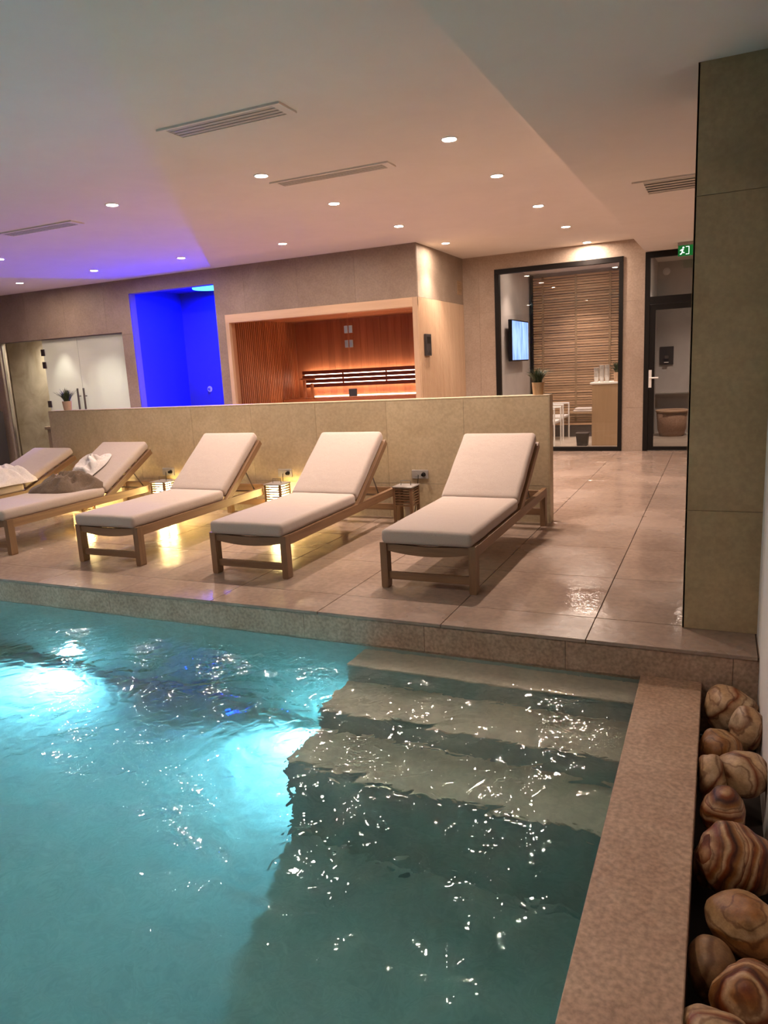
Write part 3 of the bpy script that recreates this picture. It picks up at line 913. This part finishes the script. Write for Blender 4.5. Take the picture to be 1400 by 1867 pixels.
# ------------------------------------------------------------------ potted plants
def plant(x, y, z, label, potmat, r=.048, ph=.10, leafh=.13, nleaf=90, seed=1, spread=.9):
    t = empty('potted_plant', (x, y, z))
    bm = bmesh.new(); lathe(bm, [(0, 0), (r * .82, 0), (r, ph), (r * .9, ph), (r * .86, ph - .015), (0, ph - .015)], 20)
    obj('pot', bm, potmat, t, smooth=False)
    bm = bmesh.new(); R = random.Random(seed)
    for k in range(nleaf):
        a = R.uniform(0, 2 * PI); lean = R.uniform(0.05, spread); L_ = leafh * R.uniform(.65, 1.05) * (1 - 0.15 * lean)
        d = Vector((math.cos(a), math.sin(a), 0)); sd = Vector((-d.y, d.x, 0))
        base = Vector((0, 0, ph - .012)) + d * R.uniform(0, r * .6)
        wv = .0075 * R.uniform(.8, 1.4)
        prev = None
        for q in range(5):
            s = q / 4
            p = base + d * (L_ * lean * s * (0.4 + 0.6 * s)) + Vector((0, 0, L_ * s * (1 - 0.25 * lean * s)))
            ww = wv * (1 - s) + .0004
            cur = (bm.verts.new(p - sd * ww), bm.verts.new(p + sd * ww + Vector((0, 0, .001))))
            if prev:
                bm.faces.new((prev[0], prev[1], cur[1], cur[0]))
            prev = cur
    obj('foliage', bm, M['leaf'], t)
    tag(t, label, 'plant', 'small potted grass plants')
plant(-1.362, 6.075, 1.074, 'spiky green plant in a wooden pot on the right end of the partition', M['potwood'], .050, .10, .15, 160, 3, 0.9)
plant(-6.70, 6.075, 1.074, 'spiky dark plant in a clay pot on the left end of the partition', M['pot'], .052, .10, .165, 170, 5, 0.85)

# ------------------------------------------------------------------ steam room behind glass
sy = BACK_Y + 0.07
d2 = struct('door_2', B(STEAM[0], STEAM[1], sy - .02, sy + .02, 2.118, 2.13), M['steel'], label='steam room glass front with double pull handles')
obj('pane', B(-11.50, -10.535, sy - .005, sy + .005, 0.01, 2.118), M['glass'], d2)
obj('pane', B(-10.527, -9.724, sy - .005, sy + .005, 0.01, 2.118), M['frosted'], d2)
obj('pane', B(-9.716, -8.668, sy - .005, sy + .005, 0.01, 2.118), M['frosted'], d2)
obj('edge_profile', B(-11.52, -11.50, sy - .02, sy + .02, 0, 2.118), M['steel'], d2)
for z in (1.915, 1.705, 1.045, 0.25):
    obj('hinge', B(-10.575, -10.487, sy - .016, sy + .016, z - .055, z + .055, .004), M['darksteel'], d2)
for s in (-1, 1):
    bm = bmesh.new()
    xx = -9.72 + s * .068
    tube(bm, [(xx, sy - .06, 0.55), (xx, sy - .06, 1.29)], .016, 10)
    for zz in (0.68, 1.16):
        tube(bm, [(xx, sy - .06, zz), (xx, sy - .004, zz)], .009, 8)
    obj('handle', bm, M['darksteel'], d2)
bm = bmesh.new()
box(bm, -12.3, -8.6, 11.6, 11.7, 0, 2.5); box(bm, -8.66, -8.6, BACK_Y + .14, 11.6, 0, 2.5)
struct('wall_steam', bm, M['steamwhite'])
struct('wall_steam_left', B(-12.4, -10.45, 10.0, 10.08, 0, 2.4), M['steamstone'])
struct('ceiling_steam', B(-12.5, -8.6, BACK_Y + .14, 11.7, 2.35, 2.45), M['steamwhite'])
struct('floor_steam', B(-12.6, -8.6, BACK_Y + .01, 11.7, -.05, -0.001), M['steamstone'])
bn = empty('steam_bench', (-10.75, 9.72, 0))
obj('seat', B(-.33, .30, -.26, .26, .58, .64, .01), M['walltile'], bn); obj('plinth', B(-.30, .27, -.22, .26, 0, .58), M['walltile'], bn)
tag(bn, 'grey stone block bench behind the clear glass pane', 'bench')
downlight(-10.05, 9.45, 2.35, 'downlight inside the steam room behind the frosted double door', 85, 60, .6, 'steam room downlights', (1.0, .96, .86))
downlight(-9.05, 9.75, 2.35, 'downlight inside the steam room at its right corner', 125, 100, .9, 'steam room downlights', (1.0, .96, .86))
downlight(-11.1, 9.55, 2.35, 'downlight inside the steam room behind the clear pane', 60, 150, .8, 'steam room downlights', (1.0, .9, .74))

# dark shelf with towels at the far left
sh = empty('towel_shelf', (-11.95, 8.85, 0))
for s in (-1, 1):
    obj('side_panel', B(s * .36 - .02, s * .36 + .02, -.2, .2, 0, .95), M['darkplastic'], sh)
for z in (.05, .36, .66, .93):
    obj('shelf', B(-.34, .34, -.2, .2, z, z + .03), M['darkplastic'], sh)
obj('back_panel', B(-.34, .34, .18, .2, 0.05, .95), M['darkplastic'], sh)
tag(sh, 'black open shelf with white towels at the left edge of the photo', 'shelf')
for z, lb in ((.08, 'lowest'), (.39, 'upper')):
    bm = bmesh.new()
    for k in range(2):
        box(bm, -.25 + .01 * k, .25 - .01 * k, -.16, .14, .055 * k, .055 * k + .052, .02, 3)
    o = obj('folded_towel', bm, M['towel'], None, (-11.88, 8.84, z), smooth=True)
    tag(o, 'white folded towel on the %s board of the black shelf' % lb, 'towel', 'towels on the black shelf')

# ------------------------------------------------------------------ blue shower niche
bm = bmesh.new()
box(bm, SHOW[0] - .06, SHOW[1] + .06, 10.35, 10.45, 0, 2.9)
box(bm, SHOW[0] - .06, SHOW[0], BACK_Y + .14, 10.35, 0, 2.9)
box(bm, SHOW[1], SHOW[1] + .06, BACK_Y + .14, 10.35, 0, 2.9)
struct('wall_shower', bm, M['showertile'])
struct('ceiling_shower', B(SHOW[0], SHOW[1], BACK_Y + .14, 10.35, 2.78, 2.88), M['showertile'])
struct('floor_shower', B(SHOW[0], SHOW[1], BACK_Y + .01, 10.35, -.05, 0.0), M['showertile'])
t = empty('rain_shower', (-7.42, 9.80, 2.78))
bm = bmesh.new(); lathe(bm, [(0, -.05), (.24, -.05), (.25, -.04), (.25, 0), (0, 0)], 32)
obj('head', bm, M['bluedisc'], t)
bm = bmesh.new(); tube(bm, [(.10, 0.30, -.03), (.10, .30, -1.3)], .014, 8)
obj('riser_pipe', bm, M['steel'], t)
tag(t, 'round rain shower head lit pale blue in the shower niche', 'shower')
area('head_light', (0, 0, -.07), SHOWER_W, (0.0, 0.003, 1.0), .4, .4, (0, 0, 0), t)
t = empty('led_strip', (-7.60, 10.345, 0.1), math.radians(-90))
t.rotation_euler = (0, 0, math.radians(90))
obj('profile', B(-.010, 0.003, -.03, .03, 0, 2.4), M['white'], t)
obj('diffuser', B(-.014, -.010, -.022, .022, .01, 2.39), M['blueled'], t)
tag(t, 'blue vertical light strip on the back wall of the shower niche', 'light strip')
area('strip_light', (-.02, 0, 1.2), SHOWER_W * 0.38, (0.0, 0.002, 1.0), 2.4, .05, (0, math.radians(90), 0), t)
t = empty('shower_button', (-8.0, 10.35, 1.16))
bm = bmesh.new(); lathe(bm, [(0, .03), (.02, .03), (.022, 0)], 16)
obj('knob', bm, M['steel'], t, (0, 0, 0), (PI / 2, 0, 0))
bm = bmesh.new(); lathe(bm, [(.022, .006), (.05, .006), (.05, 0)], 20)
obj('plate', bm, M['white'], t, (0, 0, 0), (PI / 2, 0, 0))
tag(t, 'small pale push button on the blue shower wall', 'button')

# ------------------------------------------------------------------ sauna
SB = 11.02; SL = -6.62; SR = -3.66; SCZ = 2.19
bw = struct('wall_sauna_back', B(SL - .1, SR, SB + .012, SB + .06, 0, SCZ + .05), M['saunadark'])
nb = 24; bwid = (SR - SL) / nb
bdm = mesh_from(B(-bwid / 2 + .001, bwid / 2 - .001, -.012, 0.0, 0, SCZ, .0015), 'board', False, [M['sauna']])
for k in range(nb):
    obj('board', bdm, None, bw, (SL + bwid * (k + .5), SB + .012, 0))
sl = struct('wall_sauna_left', B(SL - .06, SL - .012, BACK_Y + .14, SB + .05, 0, SCZ + .05), M['saunadark'])
ns = 34; sw = (SB - BACK_Y - .14) / ns
slm = mesh_from(B(-.012, .008, -sw * .36, sw * .36, 0, SCZ), 'slat', False, [M['sauna']])
for k in range(ns):
    obj('slat', slm, None, sl, (SL, BACK_Y + .14 + sw * (k + .5), 0))
struct('wall_sauna_right', B(SR, SR + .02, BACK_Y + .14, SB + .05, 0, SCZ + .05), M['sauna'])
struct('ceiling_sauna', B(SL - .05, SR + .02, BACK_Y + .14, SB + .05, SCZ, SCZ + .05), M['sauna'])
struct('floor_sauna', B(SL - .05, SR + .02, BACK_Y + .01, SB + .05, -.05, 0.0), M['saunax'])
# backrest with light behind it
t = empty('sauna_light_panel', ((-6.45 + SR) / 2, SB - .16, 1.10))
hw = (SR - .03 + 6.45) / 2
for k in range(4):
    obj('slat', B(-hw, hw, -.012, .012,   .072 * k, .072 * k + .060), M['saunadark'], t)
for s in (-.45, 0.12, .75):
    obj('bracket', B(hw * s - .012, hw * s + .012, .012, .03, -.0, .275), M['saunadark'], t)
obj('light_strip', B(-hw + .01, hw - .01, .06, .07, .045, .225), M['led'], t)
tag(t, 'dark red slatted sauna backrest glowing from behind', 'light panel')
t = empty('sauna_bench', ((SL + SR) / 2, SB - .30, 0))
hw2 = (SR - SL) / 2 - .02
for k in range(4):
    obj('slat', B(-hw2, hw2, -.27 + .145 * k, -.27 + .145 * k + .13, .90, .93, .004), M['saunax'], t)
obj('front_board', B(-hw2, hw2, -.27, -.245, .78, .90), M['saunax'], t)
obj('plinth', B(-hw2, hw2, .0, .25, 0, .90), M['saunax'], t)
obj('light_strip', B(-hw2 + .3, hw2, .262, .270, .934, .95), M['led'], t)
tag(t, 'wooden upper sauna bench under the glowing backrest', 'bench')
t = empty('sauna_bench', ((SL + SR) / 2, SB - .88, 0))
for k in range(4):
    obj('slat', B(-hw2, hw2, -.27 + .145 * k, -.27 + .145 * k + .13, .45, .48, .004), M['saunax'], t)
obj('plinth', B(-hw2, hw2, -.2, .2, 0, .45), M['saunax'], t)
obj('light_strip', B(-hw2, hw2, .265, .272, .50, .53), M['led'], t)
tag(t, 'lower wooden sauna bench in front of the upper bench', 'bench')
area('bench_light', (0, .24, .56), 10, (1.0, .55, .28), 2.6, .06, (math.radians(160), 0, 0), t)
t = empty('sauna_rail', (-6.18, SB - .55, 0.93))
for s in (0, .14):
    obj('post', B(s - .022, s + .022, -.02, .02, -.0, .33 - s * .6, .004), M['sauna'], t)
obj('top_rail', B(-.06, .20, -.025, .025, .30, .335, .006), M['sauna'], t)
tag(t, 'small wooden guard rail at the left end of the sauna bench', 'rail')
# timber frame and glass front
sy = BACK_Y + 0.05
w2 = struct('window_2', B(SAUNA[0], SAUNA[1] + .045, BACK_Y - .012, BACK_Y + .13, 2.125, 2.243, .003), M['pinewoodx'], label='timber framed glass front of the sauna')
obj('jamb', B(SAUNA[0], SAUNA[0] + .065, BACK_Y - .012, BACK_Y + .13, 0, 2.125, .003), M['pinewood'], w2)
obj('jamb', B(SAUNA[1] - .03, SAUNA[1] + .045, BACK_Y - .013, BACK_Y + .13, 0, 2.243, .003), M['pinewood'], w2)
obj('pane', B(SAUNA[0] + .065, -4.662, sy - .004, sy + .004, 0.01, 2.125), M['saunaglass'], w2)
obj('pane', B(-4.654, SAUNA[1] - .03, sy - .004, sy + .004, 0.01, 2.10), M['saunaglass'], w2)
for z in (1.905, 1.712, .3):
    for s in (-1, 1):
        obj('hinge', B(-4.658 + s * .035 - .026, -4.658 + s * .035 + .026, sy - .014, sy + .014, z - .05, z + .05, .004), M['steel'], w2)
obj('lock', B(-4.70, -4.585, sy - .02, sy + .02, 0.995, 1.10, .005), M['darkplastic'], w2)
# fluted timber cladding on the outer side
cl = struct('cladding_sauna', B(SIDE_X - .05, SIDE_X, BACK_Y + .14, FAR_Y - .002, 0, 2.243), M['pinewood'], label='pale fluted timber cladding on the sauna side')
bm = bmesh.new()
nf = 46; fw = (FAR_Y - .004 - BACK_Y) / nf
for k in range(nf):
    a = BACK_Y + fw * k
    prism(bm, [(SIDE_X, a + fw * .12), (SIDE_X + .010, a + fw * .25), (SIDE_X + .010, a + fw * .75), (SIDE_X, a + fw * .88)], 'z', 0, 2.24)
o = obj('fluting', bm, M['pinewood'], cl); o['kind'] = 'stuff'
t = empty('control_panel', (SIDE_X + .012, 9.36, 1.49))
obj('case', B(0, .03, -.10, .10, 0, .285, .004), M['darkplastic'], t)
obj('display', B(.030, .032, -.06, .06, .16, .25), M['black'], t)
for k in range(3):
    obj('button', B(.030, .034, -.05 + .04 * k, -.02 + .04 * k, .04, .07), M['darksteel'], t)
tag(t, 'black sauna control panel on the pale timber cladding', 'control panel')
t = empty('wall_grille', (SIDE_X, 10.83, 2.375))
obj('frame', B(0, .008, -.10, .10, 0, .20), M['counter'], t)
for k in range(7):
    obj('blade', B(.008, .014, -.09, .09, .014 + .026 * k, .030 + .026 * k), M['counter'], t)
tag(t, 'small brown air grille high on the sauna side wall', 'grille')

# ------------------------------------------------------------------ lounge window
wy = FAR_Y
w1 = struct('window_1', B(WIN[0], WIN[1], wy - .02, wy + .06, WIN[3] - .07, WIN[3], .002), M['black'], label='black framed lounge window')
obj('frame_post', B(WIN[0], WIN[0] + .07, wy - .02, wy + .06, 0, WIN[3] - .07), M['black'], w1)
obj('frame_post', B(WIN[1] - .055, WIN[1], wy - .02, wy + .06, 0, WIN[3] - .07), M['black'], w1)
obj('frame_sill', B(WIN[0] + .07, WIN[1] - .055, wy - .02, wy + .06, 0, .06), M['black'], w1)
obj('pane', B(WIN[0] + .07, WIN[1] - .055, wy + .015, wy + .023, .06, WIN[3] - .07), M['glass'], w1)
LBY = 13.55
struct('wall_lounge_left', B(-3.30, -3.16, wy + .12, LBY + .1, 0, 2.9), M['loungewall'])
struct('wall_lounge_right', B(-1.12, -1.0, wy + .12, LBY + .1, 0, 2.9), M['loungewall'])
struct('wall_lounge_back', B(-3.3, 1.4, LBY, LBY + .1, 0, 2.95), M['loungewall'])
struct('ceiling_lounge', B(-3.3, 1.4, wy + .12, LBY + .1, 2.86, 2.95), M['ceiling'])
struct('floor_lounge', B(-3.3, 1.4, wy - .003, LBY + .1, -.05, 0.0), M['loungefloor'])
downlight(-2.2, 12.85, 2.86, 'downlight in the lounge washing the slatted blind', 55, 95, .8, 'lounge downlights')
downlight(-1.75, 11.75, 2.86, 'downlight in the lounge above the drinks counter', 45, 95, .8, 'lounge downlights')
downlight(-2.75, 11.9, 2.86, 'downlight in the lounge above the white chairs', 40, 95, .8, 'lounge downlights')
# slatted blind
bl = empty('slatted_blind', (-2.14, LBY - .05, 0.22))
NSL = 58; zh = (2.80 - .22) / NSL
smesh = [mesh_from(B(-.99, .99, -.012, .012, 0, zh * f, .002), 'slat', False, [M['blind']]) for f in (.80, .86, .74)]
for k in range(NSL):
    obj('slat', smesh[k % 3], None, bl, (0, rnd.uniform(-.004, .004), zh * k), (math.radians(rnd.uniform(-6, 6)), 0, 0))
for xx in (-.78, -.2, .38):
    obj('ladder_tape', B(xx - .02, xx + .02, -.022, -.018, 0, 2.58), M['counter'], bl)
obj('side_post', B(-1.0, -.955, -.06, .02, -.22, 2.62), M['black'], bl)
tag(bl, 'tall slatted bamboo blind covering the lounge back wall', 'blind')
# television
t = empty('television', (-3.155, 12.32, 1.36))
t.rotation_euler = (0, 0, math.radians(0))
obj('wall_arm', B(0, .05, -.1, .1, .25, .42), M['black'], t)
obj('casing', B(.05, .11, -.56, .56, 0, .66, .006), M['black'], t)
obj('screen', B(.110, .112, -.54, .54, .02, .64), M['screen'], t)
tag(t, 'flat television showing a blue picture on the lounge side wall', 'television')
# white armchairs
def armchair(x, y, rz, label):
    t = empty('armchair', (x, y, 0), rz)
    for s in (-1, 1):
        for k in (-1, 1):
            bm = bmesh.new(); tube(bm, [(s * .26, k * .25, 0), (s * .26, k * .25, .60)], .013, 8)
            obj('leg', bm, M['white'], t)
        bm = bmesh.new(); tube(bm, [(s * .26, -.26, .60), (s * .26, .26, .60)], .014, 8)
        obj('armrest', bm, M['white'], t)
    bm = bmesh.new()
    for z in (.60, .70, .78):
        tube(bm, [(-.26, .26, z), (.26, .26, z)], .012, 8)
    for s in (-1, 1):
        tube(bm, [(s * .26, .26, .58), (s * .26, .265, .78)], .012, 8)
    obj('backrest', bm, M['white'], t)
    obj('seat', B(-.25, .25, -.25, .25, .36, .41, .015, 2), M['white'], t)
    tag(t, label, 'chair', 'white metal armchairs in the lounge')
armchair(-2.55, 11.62, math.radians(90), 'white metal armchair nearest the lounge window')
armchair(-2.62, 12.70, math.radians(90), 'white metal armchair further back in the lounge')
# stool
t = empty('stool', (-1.93, 11.72, 0))
bm = bmesh.new(); prism(bm, [(-.075, 0), (.075, 0), (.092, .19), (-.092, .19)], 'y', -.08, .08)
obj('body', bm, M['black'], t); obj('top', B(-.1, .1, -.09, .09, .19, .205, .003), M['darkplastic'], t)
tag(t, 'low black tapered stool in front of the counter', 'stool')
# bench with towels
t = empty('wooden_bench', (-2.1, 13.22, 0))
for k in range(3):
    obj('seat_board', B(-.95, .75, -.20 + .135 * k, -.20 + .135 * k + .12, .405, .430, .003), M['counter'], t)
obj('lower_board', B(-.95, .75, -.18, .18, .21, .235), M['blind'], t)
obj('plinth', B(-.93, .73, -.12, .18, 0, .20), M['darkplastic'], t)
for s in (-.9, .70):
    obj('leg', B(s - .03, s + .03, -.18, .18, 0, .405), M['counter'], t)
tag(t, 'long low wooden bench under the slatted blind', 'bench')
for k, lb in enumerate(('lower', 'upper')):
    o = obj('folded_towel', B(-.22, .22, -.13, .13, 0, .034, .015, 3), M['towel'], None, (-2.10 + .03 * k, 13.20, .431 + .035 * k), smooth=True)
    tag(o, 'folded white towel on the lounge bench, the %s of two' % lb, 'towel', 'towels on the lounge bench')
# counter
t = empty('drinks_counter', (-1.55, 11.95, 0))
obj('body', B(-.235, .235, -.27, .27, 0, .945, .003), M['counter'], t)
obj('worktop', B(-.26, .26, -.29, .29, .945, .975, .004), M['white'], t)
tag(t, 'oak drinks counter with a pale top inside the lounge window', 'counter')
for k, (x, nn, lb) in enumerate(((-1.735, 9, 'leftmost'), (-1.655, 11, 'middle'), (-1.575, 11, 'rightmost'))):
    t = empty('cup_stack', (x, 11.80, .975))
    cm = mesh_from(cup_bm(.028, .036, .09, 16), 'cup', True, [M['paper']])
    for q in range(nn):
        obj('cup', cm, None, t, (0, 0, .0165 * q))
    tag(t, '%s of three stacks of white paper cups on the counter' % lb, 'cup stack', 'paper cup stacks on the counter')
plant(-1.43, 11.80, .975, 'small green plant beside the paper cup stacks on the counter', M['pot'], .05, .14, .20, 120, 9, 0.8)

# ------------------------------------------------------------------ glazed door on the right
d1 = struct('door_1', B(DOOR[0], DOOR[1], wy - .02, wy + .06, DOOR[3] - .075, DOOR[3], .002), M['black'], label='black framed glass door with a transom light')
obj('frame_post', B(DOOR[0], DOOR[0] + .065, wy - .02, wy + .06, 0, DOOR[3] - .075), M['black'], d1)
obj('frame_post', B(DOOR[1] - .065, DOOR[1], wy - .02, wy + .06, 0, DOOR[3] - .075), M['black'], d1)
obj('transom_bar', B(DOOR[0] + .065, DOOR[1] - .065, wy - .02, wy + .06, 2.03, 2.13), M['black'], d1)
obj('pane', B(DOOR[0] + .065, DOOR[1] - .065, wy + .015, wy + .022, 2.13, DOOR[3] - .075), M['glass'], d1)
lf = obj('leaf', B(DOOR[0] + .068, DOOR[0] + .142, wy - .012, wy + .04, .01, 2.025), M['black'], d1)
obj('stile', B(DOOR[1] - .142, DOOR[1] - .068, wy - .012, wy + .04, .01, 2.025), M['black'], lf)
obj('rail', B(DOOR[0] + .142, DOOR[1] - .142, wy - .012, wy + .04, 1.95, 2.025), M['black'], lf)
obj('rail', B(DOOR[0] + .142, DOOR[1] - .142, wy - .012, wy + .04, .01, .06), M['black'], lf)
obj('pane', B(DOOR[0] + .142, DOOR[1] - .142, wy + .01, wy + .017, .06, 1.95), M['glass'], lf)
obj('handle_plate', B(DOOR[0] + .068, DOOR[0] + .108, wy - .022, wy - .012, .895, 1.14, .003), M['white'], lf)
bm = bmesh.new(); tube(bm, [(DOOR[0] + .088, wy - .02, 1.03), (DOOR[0] + .088, wy - .065, 1.03), (DOOR[0] + .20, wy - .065, 1.03)], .011, 8)
obj('lever', bm, M['white'], lf)
struct('wall_lobby_right', B(1.3, 1.4, wy + .12, LBY, 0, 2.9), M['loungewall'])
downlight(-.35, 12.2, 2.86, 'downlight in the lobby behind the glass door', 70, 110, .8, 'lounge downlights')
t = empty('towel_dispenser', (-.83, LBY, 1.17))
obj('panel', B(-.11, .11, -.03, 0, 0, .30, .004), M['darkplastic'], t)
obj('spout', B(-.03, .03, -.075, -.03, .10, .15, .004), M['darksteel'], t)
obj('tray', B(-.035, .035, -.085, -.03, .03, .045, .003), M['white'], t)
tag(t, 'dark wall dispenser seen through the glass door', 'dispenser')
t = empty('wicker_basket', (-.70, 13.12, 0))
bm = bmesh.new(); lathe(bm, [(0, 0), (.19, 0), (.225, .12), (.245, .40), (.225, .40), (.205, .12), (0, .03)], 32)
obj('body', bm, M['basket'], t, smooth=True)
bm = bmesh.new(); lathe(bm, [(.225, .395), (.255, .395), (.258, .425), (.235, .435), (.222, .42), (.225, .395)], 32)
obj('rim', bm, M['pot'], t, smooth=True)
tag(t, 'round woven basket on the floor behind the glass door', 'basket')
t = empty('wall_ledge', (-.3, LBY, .64))
obj('top', B(-.8, 1.5, -.14, 0, .03, .055, .003), M['steel'], t); obj('support', B(-.8, 1.5, -.10, 0, 0, .03), M['loungewall'], t)
tag(t, 'narrow shiny ledge along the wall behind the basket', 'ledge')
t = empty('wall_disc', (-.86, LBY, 2.70))
bm = bmesh.new(); lathe(bm, [(0, .035), (.035, .035), (.05, .02), (.05, 0)], 24)
obj('cover', bm, M['white'], t, (0, 0, 0), (PI / 2, 0, 0), smooth=False)
bm = bmesh.new(); lathe(bm, [(.05, .008), (.06, .008), (.06, 0)], 24)
obj('base', bm, M['white'], t, (0, 0, 0), (PI / 2, 0, 0))
tag(t, 'round white detector above the glass door transom', 'detector')
# exit sign
t = empty('exit_sign', (-.36, 10.30, 2.545))
obj('panel', B(-.165, .165, -.012, .012, 0, .125, .002), M['green'], t)
obj('bracket', B(-.17, .17, -.018, .018, .125, .16), M['greyplate'], t)
yf = -.0135
def flat(name, pts):
    bm = bmesh.new(); prism(bm, pts, 'y', yf, yf + .002); return obj(name, bm, M['exitwhite'], t)
flat('figure', [(-.118, .083), (-.106, .083), (-.098, .071), (-.110, .062), (-.104, .046), (-.088, .040), (-.092, .030), (-.112, .038), (-.122, .020), (-.142, .016), (-.144, .027), (-.128, .032), (-.122, .050), (-.124, .066), (-.140, .060), (-.142, .070)])
bm = bmesh.new(); lathe(bm, [(0, .002), (.011, .002), (.011, 0)], 14); obj('figure_head', bm, M['exitwhite'], t, (-.104, yf + .002, .098), (PI / 2, 0, 0))
flat('doorway', [(-.075, .015), (-.035, .015), (-.035, .11), (-.075, .11), (-.075, .103), (-.042, .103), (-.042, .022), (-.075, .022)])
flat('arrow', [(.02, .052), (.09, .052), (.09, .030), (.135, .0625), (.09, .095), (.09, .073), (.02, .073)])
tag(t, 'green and white running man exit sign beside the pillar', 'exit sign')

# ------------------------------------------------------------------ stones in the trench
def pebble(x, y, z, rx, ry, rz_, mat, label, rot=(0, 0, 0), seed=0.0, rough=.16):
    bm = bmesh.new()
    bmesh.ops.create_icosphere(bm, subdivisions=4, radius=1.0)
    off = Vector((seed * 5.3, seed * 2.1, seed * 9.7))
    for v in bm.verts:
        d = v.co.normalized()
        k = 1 + rough * noise.noise(d * 1.2 + off) + rough * .35 * noise.noise(d * 2.7 + off)
        e = 0.86
        q = Vector((math.copysign(abs(d.x) ** e, d.x), math.copysign(abs(d.y) ** e, d.y), math.copysign(abs(d.z) ** e, d.z)))
        v.co = Vector((q.x * rx, q.y * ry, q.z * rz_)) * k
    o = obj('pebble', bm, mat, None, (x, y, z), rot, smooth=True)
    tag(o, label, 'stone', 'banded onyx stones in the trench')
    return o
R_ = math.radians
pebble(.095, 3.31, -.205, .105, .10, .095, M['st_cream'], 'striped beige stone at the far end of the trench', (0, R_(25), R_(20)), 1)
pebble(.150, 3.12, -.190, .052, .075, .095, M['st_cream'], 'upright pale-edged stone against the white wall', (R_(10), R_(8), R_(30)), 2)
pebble(.055, 2.96, -.225, .078, .085, .080, M['st_ochre'], 'swirled brown stone behind the two cream stones', (0, R_(20), R_(50)), 3, .18)
pebble(.025, 2.73, -.215, .050, .075, .085, M['st_cream'], 'small cream stone touching the coping', (R_(20), 0, R_(10)), 4)
pebble(.128, 2.755, -.195, .078, .095, .080, M['st_cream'], 'large cream stone with a dark hollow, against the white wall', (R_(-12), R_(-14), R_(65)), 5, .14)
pebble(.066, 2.50, -.215, .090, .085, .070, M['st_red'], 'flat orange-banded stone in front of the cream stones', (R_(8), R_(82), R_(6)), 6)
pebble(.098, 2.245, -.205, .112, .098, .104, M['st_red'], 'big red and white striped stone with an eye-like spot', (R_(4), R_(14), R_(20)), 7)
pebble(.124, 1.985, -.225, .094, .112, .080, M['st_ochre'], 'broad brown stone with a pale line round its rim', (R_(-14), R_(60), R_(38)), 8)
pebble(.036, 1.83, -.255, .060, .070, .085, M['st_plain'], 'plain tan egg-shaped stone beside the coping', (R_(10), R_(-8), 0), 9, .05)
pebble(.126, 1.715, -.218, .078, .090, .090, M['st_red'], 'wavy red-veined stone near the bottom right corner', (R_(20), R_(30), R_(70)), 10)
pebble(.045, 1.570, -.228, .076, .085, .075, M['st_cream'], 'white stone with red marks at the bottom of the photo', (R_(10), R_(30), R_(120)), 11)
pebble(.020, 2.36, -.33, .05, .06, .06, M['st_ochre'], 'small dark stone wedged below the orange-banded one', (0, 0, 0), 12)
pebble(.150, 1.46, -.26, .060, .08, .07, M['st_ochre'], 'brown stone lying closest to the camera in the trench', (0, R_(20), 0), 13)
